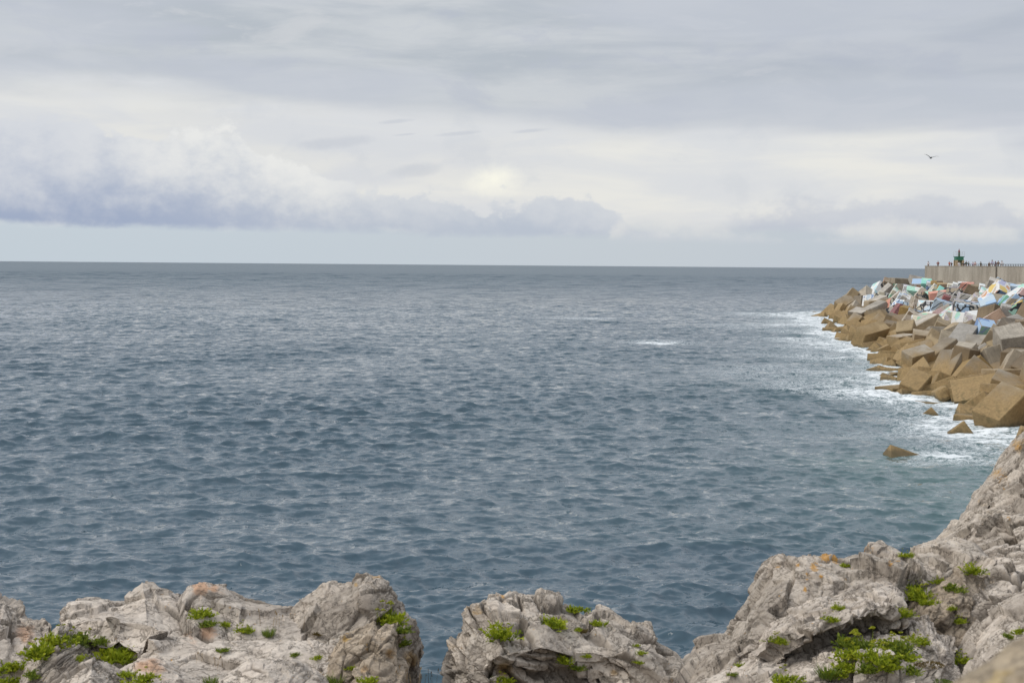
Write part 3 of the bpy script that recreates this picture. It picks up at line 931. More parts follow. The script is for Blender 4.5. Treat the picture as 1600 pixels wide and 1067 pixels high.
    ('brown block covered with black jigsaw lines', (75.13, 260.73, 3.99), (-1.184, 0.938, -2.325), (3.36, 2.19, 1.5), 'blackjig', {}, 0),
    ('large turquoise painted block left of the coral one', (77.17, 261.65, 4.87), (0.201, 0.609, -1.07), (3.07, 1.68, 1.5), 'teal', {}, 0),
    ('large coral painted block in the middle of the heap', (77.01, 257.51, 5.87), (2.329, 1.381, 0.514), (1.5, 2.27, 1.5), 'coral', {}, 0),
    ('maroon painted block right of the coral one', (72.06, 235.73, 5.54), (-1.708, 1.164, 2.723), (1.5, 1.5, 2.18), 'maroon', {}, 0),
    ('tan block with black and blue angular lines below the brown jigsaw one', (63.29, 222.34, 3.42), (-1.855, 1.321, 2.599), (1.54, 2.21, 2.09), 'blueblack', {}, 0),
    ('small turquoise block above the coral one', (78.21, 259.86, 6.3), (-2.386, 0.797, 1.9), (1.5, 1.5, 1.5), 'teal', {}, 0),
    ('large pale block with light blue fields and long wavy black lines', (68.12, 225.27, 4.4), (-1.811, 1.25, 2.624), (2.21, 2.5, 2.43), 'bluewave', {}, 0),
    ('yellow and white painted block in the top row', (82.63, 267.31, 7.12), (-2.155, 1.442, 2.285), (1.5, 1.5, 1.95), 'yellowwhite', {}, 0),
    ('white-lilac painted block between the yellow and the coral one in the top row', (83.03, 265.81, 7.24), (-1.852, 1.309, 2.579), (1.5, 1.5, 1.88), 'lilac', {}, 0),
    ('coral block with a dark curved band in the top row', (83.22, 261.31, 7.5), (-2.809, 1.395, 1.623), (1.5, 2.1, 1.5), 'coralband', {}, 0),
    ('plain tan block under the coral band in the top row', (78.38, 239.44, 7.14), (-2.111, 1.356, 2.307), (1.61, 2.19, 1.82), 'tan', {}, 0),
    ('small white and mint block against the promenade wall', (77.62, 235.19, 7.99), (-1.973, 1.398, 2.445), (0.7, 0.7, 2.61), 'whitecyan', {}, 0),
    ('plain dome-topped tan block in the middle right of the heap', (66.51, 204.2, 5.85), (-1.679, 0.987, 2.721), (1.5, 1.5, 2.03), 'tan', {}, 1),
    ('dark-slotted tan block above the dome-topped one', (73.23, 227.81, 7.01), (-2.527, 0.59, 1.663), (1.5, 1.56, 1.5), 'brown', {}, 0),
    ('large slanting slab with yellow and orange fields framed in white', (68.37, 202.22, 7.0), (2.107, 0.682, 2.089), (3.65, 1.74, 1.5), 'framed', {'1-': 'deepblue'}, 0),
    ('blue and grey block with black jagged lines on top of the heap by the wall', (86.46, 252.51, 7.11), (-0.668, 0.687, -1.87), (3.05, 1.96, 1.5), 'bluejag', {}, 0),
    ('light blue block with black jagged lines right of the big framed slab', (72.13, 206.94, 7.78), (-2.385, 1.223, 1.992), (1.5, 1.5, 1.5), 'bluejag', {}, 0),
    ('pale blue block with a white top edge by the right edge', (71.35, 202.56, 7.8), (-2.869, 1.41, 1.535), (1.5, 1.74, 1.5), 'paleblue', {'1-': 'paleblue'}, 0),
    ('deep blue and turquoise block under the big framed slab', (63.85, 184.09, 6.28), (-1.483, 0.931, 3.021), (1.5, 1.5, 2.91), 'bluegreen', {}, 0),
    ('tan block with a light blue field near the right edge', (63.6, 180.4, 6.53), (-1.55, 0.797, 2.935), (1.5, 1.5, 2.9), 'tanblue', {'2+': 'tanblue'}, 0),
    ('block with green, blue and yellow fields divided by thick black lines', (60.05, 167.75, 6.33), (-1.754, 0.755, 2.66), (1.5, 1.5, 2.93), 'greenyellow', {}, 0),
    ('pink and white block with thick black lines at the right edge', (66.11, 183.88, 7.22), (-1.618, 0.937, 2.82), (1.5, 1.5, 2.9), 'pinkblack', {}, 0),
    ('lavender block with black scribbled lines left of the dome-topped one', (70.69, 222.35, 6.06), (-1.71, 1.383, 2.798), (1.5, 1.54, 2.98), 'lavline', {}, 0),
    ('ridge-shaped pale block with blue jigsaw fields on its right side', (63.66, 198.94, 5.06), (-2.534, 1.389, 2.023), (1.82, 2.7, 3.06), 'bluejig', {}, 0),
    ('pale concrete ridge block rising to a point in the middle of the heap', (72.91, 233.71, 5.59), (-1.39, 1.017, 3.076), (2.07, 1.5, 2.78), 'greyline', {}, 0),
    ('light blue strip-painted block below the big framed slab', (61.4, 183.27, 6.17), (2.527, 0.982, 0.778), (1.5, 1.5, 1.5), 'paleblue', {}, 0),
    ('plain tan block with a blue rim left of the pinkish brown block', (63.0, 185.29, 6.46), (-2.89, 0.93, 1.477), (1.5, 1.5, 1.5), 'tanblue', {}, 0),
    ('small grey block leaning against the promenade wall', (85.18, 252.24, 8.34), (-2.401, 1.138, 1.969), (1.5, 1.5, 1.5), 'grey', {}, 0),
    ('long grey slab at the upper left of the heap', (85.91, 314.67, 8.22), (-1.981, 1.521, 2.81), (1.0, 3.36, 3.06), 'mottled', {}, 0),
    ('large grey slab leaning on the left end of the promenade wall', (88.02, 306.65, 8.08), (-0.212, 0.345, -1.701), (3.02, 3.99, 1.0), 'mottled', {}, 0),
    ('tan block under the yellow-edged brown block', (61.77, 220.21, 3.19), (-1.794, 0.989, 2.621), (1.8, 1.5, 2.93), 'brownline', {}, 0),
    ('ochre block below the wavy-lined pale block', (55.79, 184.82, 3.25), (-1.872, 1.154, 2.541), (1.5, 1.5, 2.83), 'tan', {}, 0),
    ('plain block under the mint striped one', (78.93, 285.91, 5.12), (-1.746, 0.925, 2.68), (1.5, 1.5, 2.87), 'mosaic', {}, 0),
    ('white-edged beige block left of the denim blue one', (78.38, 290.08, 4.68), (-1.746, 0.726, 2.644), (2.08, 1.5, 2.89), 'beige', {}, 0),
    ('cream and green flecked block under the thin slanting slab', (82.05, 305.05, 5.35), (-1.87, 1.024, 2.56), (1.5, 1.5, 2.65), 'greencream', {}, 0),
]

for i, b in enumerate(BLOCKS):      # the lone wedge: a block lying on edge, its ridge just clear of the water
    if b[0].startswith('lone wedge'):
        BLOCKS[i] = (b[0], (23.4, 84.0, -1.16), (0.785, 0.30, 0.12), (2.9, 1.95, 1.95), b[4], b[5], 0)
BG = 'concrete armour blocks of the breakwater'
placed = []
PLAIN = ('tan', 'ochre', 'grey', 'brown', 'darkgrey', 'pitted', 'mottled', 'pink')
for i, (label, loc, rot, dims, mat, faces, worn) in enumerate(BLOCKS):
    plain = mat in PLAIN
    dims = [v * (1.36 if not plain else 1.24 if loc[2] > 0.6 else 1.0) for v in dims]
    o = bpy.data.objects.new('concrete_block', block_mesh('concrete_block', dims, mat, faces, worn, i))
    o.location, o.rotation_euler = loc, rot
    link(o)
    tag(o, label, 'concrete block', BG)
    placed.append((np.array(loc), max(dims)))

# blocks seen only as scraps between the others
FILL = []
rb = random.Random(8)
fill = [(['tan', 'ochre', 'tan', 'ochre'], 'bare brownish concrete block seen in the gaps low in the breakwater pile'),
        (['tan', 'grey', 'mottled', 'brown'], 'bare weathered block seen in the gaps halfway up the breakwater pile'),
        (['mosaic', 'beige', 'greyline', 'bluewave', 'greencream', 'lilac', 'bluejag', 'bluewave', 'whitecyan', 'creamblack', 'denim'], 'partly hidden block among the painted ones high on the breakwater pile')]
for Yc in np.arange(107, 362, 3.1):
    s, c0 = np.interp(Yc, SHORE[:, 0], SHORE[:, 1]), np.interp(Yc, CREST[:, 0], CREST[:, 1])
    n = int((c0 - s) / 3.1)
    for k in range(n + 1):
        X = s + 0.4 + (c0 - s - 0.6) * (k + rb.uniform(-.3, .3)) / max(n, 1)
        y = Yc + rb.uniform(-.7, .7)
        if X > (1690 - CX) / F_PX * y: continue
        z = float(pile(np.array(X), np.array(y))) - rb.uniform(1.4, 2.2)
        p = np.array([X, y, z])
        zone = 0 if z < 1.0 else (1 if z < 1.9 or y < 185 else 2)
        if any(np.linalg.norm((p - q) * (1, .8, 1)) < (.6, .62, .72)[zone] * sz for q, sz in placed): continue
        dims = [rb.uniform(2.8, 3.7) for _ in range(3)]
        o = bpy.data.objects.new('concrete_block', block_mesh('concrete_block', dims, rb.choice(fill[zone][0]), {}, 0, 900 + len(placed)))
        o.location = p
        o.rotation_euler = [rb.uniform(-3.14, 3.14) for _ in range(3)]
        link(o)
        tag(o, fill[zone][1], 'concrete block', fill[zone][1].replace(' block ', ' blocks '))
        placed.append((p, 2.2))
        FILL.append(o)


def drop_hidden():
    """leave out the filling blocks that nothing can be seen of"""
    dg = bpy.context.evaluated_depsgraph_get()
    seen = {}
    for px in np.arange(1235, 1640, 1.5):
        for py in np.arange(420, 690, 1.5):
            dv = CAMR @ np.array([(px - CX) / F_PX, -(py - CY) / F_PX, -1.0])
            ok, _, _, _, ob, _ = scene.ray_cast(dg, (0, 0, EYE), Vector(dv).normalized())
            if ok: seen[ob.name] = seen.get(ob.name, 0) + 1
    FILL.sort(key=lambda o: -seen.get(o.name, 0))
    for i, o in enumerate(FILL):
        if seen.get(o.name, 0) < 8 or i >= 120: bpy.data.objects.remove(o)


drop_hidden()


# ================================================================== harbour light
def build_light():
    x, y = at(1498.0, 415, 320)[:2]
    z0 = ZT - 0.55
    root = tag(empty('harbour_light', (x, y, z0)), 'small green harbour light tower with tan corner pillars on the breakwater end', 'lighthouse')
    tanm = simple('tan_stone', (.40, .30, .19), .85, .2, 5)
    grn = simple('green_paint', (.03, .17, .095), .5, .25, 3)
    dgr = simple('dark_green_paint', (.10, .13, .075), .5, .25, 4)
    red = simple('dark_red_paint', (.18, .035, .03), .5, .2, 4)
    wht = simple('white_paint', (.72, .74, .74), .5, .06, 4)
    pal = simple('pale_metal', (.55, .58, .60), .4, .08, 4)
    W = 0.70
    for sx in (-1, 1):
        for sy in (-1, 1):
            bm = bmesh.new()
            box(bm, sx * W - .22, sx * W + .22, sy * W - .22, sy * W + .22, 0, 1.97)
            bm_obj('corner_pillar', bm, tanm, root)
    bm = bmesh.new(); box(bm, -.5, .5, -.42, .5, 0, 1.97); bm_obj('tower_core', bm, dgr, root)
    bm = bmesh.new(); box(bm, -.30, .30, -.48, -.425, 0, 1.15)
    dr = bm_obj('door', bm, wht, root)
    bm = bmesh.new()
    v = [(-.84, 1.974), (-.82, 2.62), (-.99, 2.70), (-.99, 2.80)]
    rings = [[bm.verts.new((sx * a, sy * a, z)) for sx, sy in ((-1, -1), (1, -1), (1, 1), (-1, 1))] for a, z in [(-q[0], q[1]) for q in v]]
    for i in range(3):
        for k in range(4): bm.faces.new((rings[i][k], rings[i][(k + 1) % 4], rings[i + 1][(k + 1) % 4], rings[i + 1][k]))
    bm.faces.new(rings[0][::-1]); bm.faces.new(rings[-1])
    bm_obj('upper_body', bm, grn, root)
    bm = bmesh.new(); tube(bm, [(0, 0, 2.804), (0, 0, 3.7), (0, 0, 3.75)], [.27, .25, .33], 14); bm_obj('lantern_column', bm, dgr, root)
    bm = bmesh.new(); tube(bm, [(0, 0, 3.754), (0, 0, 4.05), (0, 0, 4.2), (0, 0, 4.55)], [.20, .20, .10, .03], 12); bm_obj('lantern', bm, red, root)
    bm = bmesh.new()
    for sx in (-1, 1):
        for sy in (-1, 1):
            tube(bm, [(sx * 0.94, sy * 0.94, 2.804), (sx * 0.94, sy * 0.94, 3.85)], .03, 6)
    for z in (3.3, 3.84):
        for a, b in (((-0.94, -0.94), (-.45, -0.94)), ((.45, -0.94), (0.94, -0.94)), ((-0.94, 0.94), (0.94, 0.94)), ((-0.94, -0.94), (-0.94, 0.94)), ((0.94, -0.94), (0.94, 0.94))):
            tube(bm, [(*a, z), (*b, z)], .025, 6)
    for sx in (-1, 1): tube(bm, [(sx * .45, -0.94, 2.804), (sx * .45, -0.94, 3.85)], .025, 6)
    bm_obj('balcony_railing', bm, pal, root)


build_light()


def build_railing():
    root = tag(empty('railing', (97.4, 283.0, ZT + .06)), 'dark low metal railing with many posts on top of the promenade wall', 'railing')
    mt = simple('dark_metal', (.09, .10, .10), .5, .2, 4, .6)
    A_, B_, C2 = Vector((94.2, 297.0)), Vector((97.2, 284.0)), Vector((99.1, 262.0))
    O = Vector((97.4, 283.0))
    def q(s_):
        L1 = (B_ - A_).length
        p = A_.lerp(B_, s_ / L1) if s_ < L1 else B_.lerp(C2, (s_ - L1) / (C2 - B_).length)
        return p - O
    L = (B_ - A_).length + (C2 - B_).length
    for i in range(int(L / 0.75) + 1):
        p = q(i * .75)
        bm = bmesh.new(); box(bm, p.x - .05, p.x + .05, p.y - .05, p.y + .05, 0, .42)
        bm_obj('post', bm, mt, root)
    bm = bmesh.new()
    tube(bm, [(*q(k * L / 14), .40) for k in range(15)], .035, 6)
    bm_obj('handrail', bm, mt, root)


build_railing()


# ================================================================== people on the promenade
SKIN = simple('skin', (.42, .24, .16), .6, .1, 8)


def skin_mesh(name, chains, sub=1):
    """chains: list of [(x, y, z, r)...]; a chain's first point may be an (chain, index) reference"""
    bm = bmesh.new()
    pts, rad = [], []
    ch = []
    for c in chains:
        row = []
        for k, q in enumerate(c):
            if isinstance(q[0], tuple) or len(q) == 2:
                row.append(ch[q[0]][q[1]])
            else:
                row.append(bm.verts.new(q[:3])); pts.append(q[:3]); rad.append(q[3])
        for a, b in zip(row, row[1:]): bm.edges.new((a, b))
        ch.append(row)
    me = bpy.data.meshes.new(name)
    bm.to_mesh(me); bm.free()
    o = bpy.data.objects.new(name, me)
    col.objects.link(o)
    sk = o.modifiers.new('s', 'SKIN'); sk.use_smooth_shade = True
    if sub: o.modifiers.new('u', 'SUBSURF').levels = sub
    for i, r in enumerate(rad): me.skin_vertices[0].data[i].radius = (r, r)
    me.skin_vertices[0].data[0].use_root = True
    dg = bpy.context.evaluated_depsgraph_get()
    out = bpy.data.meshes.new_from_object(o.evaluated_get(dg))
    bpy.data.objects.remove(o); bpy.data.meshes.remove(me)
    out.shade_smooth()
    return out


def arm(s, bend):
    """upper arm, forearm and hand of one side; bend: 0 hanging, 1 hands forward on the wall, 2 raised to the face"""
    e = {0: (s * .27, .02, 1.10), 1: (s * .27, -.10, 1.12), 2: (s * .28, -.16, 1.20)}[bend]
    h = {0: (s * .28, -.06, .86), 1: (s * .20, -.34, 1.08), 2: (s * .10, -.26, 1.50)}[bend]
    return [(s * .19, 0, 1.40, .062), (*e, .046), (*h, .034)], [(*e, .046), (*h, .034), (h[0], h[1] - .05, h[2] - .06 if bend == 0 else h[2] + .03, .03)]


def make_person(label, px, Y, top, legs, hair, seat=False, bends=(0, 0), rz=0.0, h=1.7, longhair=False, z=None):
    x = at(px, 415, Y)[0]
    root = tag(empty('person', (x, Y, (ZT - 0.55) if z is None else z), rz), label, 'person', 'people on the promenade above the breakwater')
    root.scale = (h / 1.72 * 1.12, h / 1.72 * 1.12, h / 1.72)
    dz = -0.42 if seat else 0.0
    sh = lambda ch: [[(q[0], q[1], q[2] + dz, q[3]) if len(q) == 4 else q for q in c] for c in ch]
    up = lambda L: L
    torso = [(0, 0, .95, .125), (0, 0, 1.10, .12), (0, 0, 1.30, .135), (0, 0, 1.43, .09), (0, -.01, 1.50, .05), (0, -.02, 1.58, .075), (0, -.02, 1.67, .07)]
    ar = [[(0, 3)] + arm(s, b)[0] + [arm(s, b)[1][-1]] for s, b in zip((-1, 1), bends)]
    lg = []
    for s in (-1, 1):
        if seat: lg.append([(0, 0), (s * .10, -.02, .92, .085), (s * .11, -.44, .92, .062), (s * .11, -.46, .50, .04), (s * .11, -.56, .47, .035)])
        else: lg.append([(0, 0), (s * .09, 0, .88, .088), (s * .10, -.01, .49, .058), (s * .10, .02, .09, .04), (s * .10, -.11, .04, .035)])
    body = mesh_obj('body', skin_mesh('body', sh([torso] + ar + lg)), SKIN, root)
    bm = bmesh.new()
    bmesh.ops.create_uvsphere(bm, u_segments=12, v_segments=8, radius=.105)
    for v in bm.verts:
        v.co.y = v.co.y * 1.08 + (.03 if v.co.z < .02 else 0)
        if v.co.z < -.02 and v.co.y < .03: v.co *= .6
        if longhair and v.co.z < -.03 and v.co.y > 0: v.co.z -= .16
        v.co += Vector((0, -.005, 1.665 + dz))
    bm_obj('hair', bm, hair, root, True)
    tr = [[(q[0], q[1], q[2], q[3] + (.03, .045, .045, .03)[i]) for i, q in enumerate(torso[:4])]]
    sl = [[(0, 3)] + [(q[0], q[1], q[2], q[3] + .022) for q in arm(s, b)[0][:2]] for s, b in zip((-1, 1), bends)]
    mesh_obj('shirt', skin_mesh('shirt', sh(tr + sl)), top, root)
    tl = [[(0, 0, 1.0, .165), (0, 0, .90, .155)]]
    for l in lg: tl.append([(0, 1)] + [(q[0], q[1], q[2], q[3] + .013) for q in l[1:4]])
    mesh_obj('trousers', skin_mesh('trousers', sh(tl)), legs, root)


def cloth(n, c): return MATS.get('cloth_' + n) or simple('cloth_' + n, c, .85, .1, 10)


k_white, k_lil, k_red, k_dark = cloth('white', (.70, .68, .69)), cloth('lilac', (.55, .52, .66)), cloth('red', (.55, .09, .045)), cloth('dark', (.035, .04, .045))
k_mar, k_green, k_navy, k_brown, k_pink = cloth('maroon', (.20, .05, .045)), cloth('green', (.03, .07, .05)), cloth('navy', (.07, .06, .13)), cloth('brown', (.14, .09, .06)), cloth('pink', (.62, .42, .40))
h_dark, h_brown, h_grey = simple('hair_dark', (.02, .016, .013), .6), simple('hair_brown', (.09, .055, .03), .6), simple('hair_grey', (.30, .28, .26), .6)
P_ = [
    ('person in a white top with dark hair at the outer end of the wall', 1450.4, 317, k_white, k_brown, h_dark, 0, (1, 1), .2, 1.62, True),
    ('person in maroon clothes leaning on the wall', 1465.6, 314.5, k_mar, k_dark, h_dark, 0, (1, 1), -.5, 1.66, False),
    ('person in a bright red top with raised arms left of the green light tower', 1483.4, 312, k_red, k_navy, h_brown, 0, (2, 2), .1, 1.6, False),
    ('small person in dark clothes beside the bright red top', 1486.6, 313, k_dark, k_dark, h_dark, 0, (0, 2), .8, 1.45, False),
    ('person in white standing before the door of the green light tower', 1498.6, 311, k_white, k_white, h_brown, 0, (0, 0), 0, 1.55, False),
    ('bending person in black just beyond the green light tower', 1505.4, 309, k_dark, k_dark, h_dark, 0, (1, 0), -.9, 1.5, False),
    ('standing person in dark green, second after the light tower', 1509.6, 308, k_green, k_dark, h_dark, 0, (0, 1), .3, 1.7, False),
    ('person in black, third after the light tower', 1513.6, 307, k_dark, k_navy, h_brown, 0, (0, 0), 1.0, 1.55, False),
    ('person in a lilac top leaning low over the wall', 1520.0, 305, k_lil, k_lil, h_dark, 0, (1, 1), 0, 1.5, False),
    ('person in a pink top beside the lilac one', 1523.5, 304, k_pink, k_white, h_brown, 0, (0, 1), -.4, 1.58, True),
    ('lone person in dark green between two groups on the wall', 1532.4, 299.5, k_green, k_dark, h_dark, 0, (1, 0), .5, 1.55, False),
    ('person in brown next to the start of the tall group', 1545.6, 295, k_brown, k_dark, h_dark, 0, (0, 0), 0, 1.45, True),
    ('tallest person, in a pale lilac shirt', 1550.2, 293, k_lil, k_white, h_brown, 0, (0, 0), .4, 1.88, False),
    ('person in a navy top beside the tallest person', 1555.4, 291.5, k_navy, k_navy, h_dark, 0, (1, 0), .6, 1.62, True),
    ('person with a brown jacket beside the navy top', 1559.6, 290.2, k_brown, k_dark, h_dark, 0, (1, 1), -.2, 1.68, True),
    ('person in a white shirt, last of the group beside the posts', 1565.4, 288.5, k_white, k_white, h_brown, 0, (0, 1), .2, 1.7, False),
]
for (lab, px, Y, top, legs, hair, seat, bends, rz, h, lh) in P_:
    make_person(lab, px, Y, top, legs, hair, bool(seat), bends, rz, h, lh)


# ================================================================== gull
def build_gull():
    p = at(1454.6, 247.0, 130)
    root = tag(empty('gull', tuple(p), 0.0), 'grey gull gliding with raised wings high over the sea', 'gull')
    gm = simple('gull_grey', (.17, .175, .185), .7, .2, 5)
    wm = simple('gull_white', (.22, .22, .23), .7, .1, 5)
    bm = bmesh.new()
    tube(bm, [(0, .30, .01), (0, .22, .01), (0, .05, 0), (0, -.12, .01), (0, -.20, .04), (0, -.27, .05), (0, -.31, .045)], [.015, .05, .085, .07, .045, .042, .015], 10)
    bm_obj('body', bm, gm, root, True)
    bm = bmesh.new(); tube(bm, [(0, -.30, .045), (0, -.36, .03)], [.014, .004], 6); bm_obj('beak', bm, simple('beak', (.5, .3, .05), .5), root)
    bm = bmesh.new()
    v = [bm.verts.new(q) for q in ((-.03, .26, .0), (.03, .26, .0), (.09, .46, .01), (-.09, .46, .01), (-.03, .26, .02), (.03, .26, .02), (.09, .46, .02), (-.09, .46, .02))]
    for f in ((0, 3, 2, 1), (4, 5, 6, 7), (0, 1, 5, 4), (1, 2, 6, 5), (2, 3, 7, 6), (3, 0, 4, 7)): bm.faces.new([v[i] for i in f])
    bm_obj('tail', bm, wm, root)
    for s, tips in ((-1, [(.05, .03), (.22, .16), (.42, .29), (.62, .35)]), (1, [(.05, .03), (.25, .10), (.5, .16), (.78, .15)])):
        bm = bmesh.new()
        rows = []
        for k, (u, z) in enumerate(tips):
            chord = (.24, .22, .16, .03)[k]
            y0 = (-.13, -.16, -.10, .10)[k]
            th = (.022, .018, .012, .004)[k]
            rows.append([bm.verts.new((s * u, y0, z)), bm.verts.new((s * u, y0 + chord * .4, z + th)), bm.verts.new((s * u, y0 + chord, z - .004)), bm.verts.new((s * u, y0 + chord * .4, z - th))])
        for a, b in zip(rows, rows[1:]):
            for k in range(4): bm.faces.new((a[k], a[(k + 1) % 4], b[(k + 1) % 4], b[k]))
        bm.faces.new(rows[0]); bm.faces.new(rows[-1])
        bmesh.ops.recalc_face_normals(bm, faces=bm.faces)
        bm_obj('wing', bm, gm, root)


build_gull()

# ================================================================== rock materials
def rock_mat(name, light, mid, dark, rust_c, lichen_c, fine=1.0):
    m, t, bs = new_mat(name)
    v = t.n('ShaderNodeNewGeometry').outputs['Position']
    n0 = t.noise(v, 1.1 * fine, 4, 0.55, 0.4)
    n1 = t.noise(v, 4.5 * fine, 7, 0.66, 0.5)
    n2 = t.noise(v, 22 * fine, 6, 0.68)
    n3 = t.noise(v, 85 * fine, 3, 0.6)
    c0 = t.mix(t.smooth(n1, .30, .62), mid, light)
    c0 = t.mix(t.mul(t.smooth(n0, .50, .66), .55), c0, mid)
    c0 = t.mix(t.mul(t.smooth(n2, .50, .66), .55), c0, tuple(x * .62 for x in mid))
    c0 = t.mix(t.mul(t.smooth(n2, .46, .33), .45), c0, tuple(min(1, x * 1.22) for x in light))
    c0 = t.mix(t.mul(t.smooth(n3, .56, .70), .40), c0, dark)
    st = t.noise(t.map(v, (1.2, 1.2, .5)), 2.0 * fine, 6, .7, 1.0)
    c0 = t.mix(t.mul(t.smooth(st, .56, .68), .32), c0, dark)
    c0 = t.mix(1.0, c0, t.ramp(t.attr('tone'), [(0, (.62, .60, .58)), (.5, (.98, .97, .96)), (1, (1.18, 1.16, 1.14))]), 'MULTIPLY')
    sp = t.noise(v, 38 * fine, 3, .55)                       # orange lichen dots everywhere, in larger crusts where marked
    lf = t.m('MAXIMUM', t.mul(t.smooth(sp, .66, .72), t.smooth(n1, .50, .60)), t.smooth(t.add(t.add(t.mul(n2, .7), t.mul(n1, .3)), t.mul(t.attr('lichen'), .30)), .66, .74))
    c0 = t.mix(t.mul(t.smooth(t.add(n1, t.mul(t.attr('rust'), .55)), .72, .98), .8), c0, rust_c)
    wv = t.n('ShaderNodeVectorMath', operation='ADD')
    wn = t.n('ShaderNodeVectorMath', operation='SCALE')
    t.put(wn.inputs[0], t.noise(v, 3.0 * fine, 5, .65, 0, True)); wn.inputs['Scale'].default_value = .55 / fine
    t.put(wv.inputs[0], v); t.put(wv.inputs[1], wn.outputs[0])
    ck = None
    for (sc, wd, off_) in ((3.0, .038, 0), (8.0, .058, 5)):          # hairline joints with dirt in them
        e = t.voro(t.map(wv.outputs[0], (sc * fine, sc * fine, sc * fine * 1.3), (off_, 0, off_), (.5, .35, 0)), 1.0, 'DISTANCE_TO_EDGE')
        k = t.mul(t.smooth(e, wd, wd * .25), t.smooth(t.noise(v, sc * .55 * fine + .3, 3, .5), .44, .53))
        ck = k if ck is None else t.m('MAXIMUM', ck, k)
    c0 = t.mix(t.mul(ck, .62), c0, (.085, .068, .05))
    c0 = t.mix(t.mul(t.attr('crack'), .80), c0, (.075, .06, .045))
    c0 = t.mix(t.mul(lf, .8), c0, lichen_c)
    t.put(bs.inputs['Base Color'], c0)
    bs.inputs['Roughness'].default_value = .92
    h = t.add(t.add(t.add(t.mul(ck, -.6), t.mul(n2, .55)), t.mul(n3, .22)), t.mul(t.voro(v, 16 * fine), .35))
    t.put(bs.inputs['Normal'], t.bump(h, .65, .016 / fine))


rock_mat('limestone', (.565, .505, .44), (.425, .37, .315), (.19, .16, .13), (.50, .285, .165), (.46, .23, .035))
rock_mat('limestone_brown', (.44, .365, .28), (.28, .225, .165), (.115, .09, .066), (.36, .215, .085), (.40, .24, .05))
rock_mat('limestone_grey', (.51, .455, .39), (.36, .31, .26), (.145, .12, .095), (.37, .24, .10), (.44, .22, .03))
rock_mat('near_stone', (.40, .33, .235), (.27, .215, .145), (.10, .08, .055), (.42, .29, .06), (.40, .29, .09), 5.0)

ROCK_PTS = []
CAMP = np.array([0, 0, EYE])


def to_px(V):
    p = (V - CAMP) @ CAMR
    return CX + F_PX * p[:, 0] / -p[:, 2], CY - F_PX * p[:, 1] / -p[:, 2], -p[:, 2]


def resample(row, n):
    row = np.array(row, float)
    sl = np.hypot(np.diff(row[:, 0]), np.diff(row[:, 1]))
    sl = np.where((row[:-1, 0] >= 1690) | (row[1:, 0] <= -80), sl / 5, sl)     # coarser where it runs out of the picture
    s = np.concatenate([[0], np.cumsum(sl)])
    u = np.linspace(0, s[-1], n)
    return np.stack([np.interp(u, s, row[:, k]) for k in range(3)], 1)


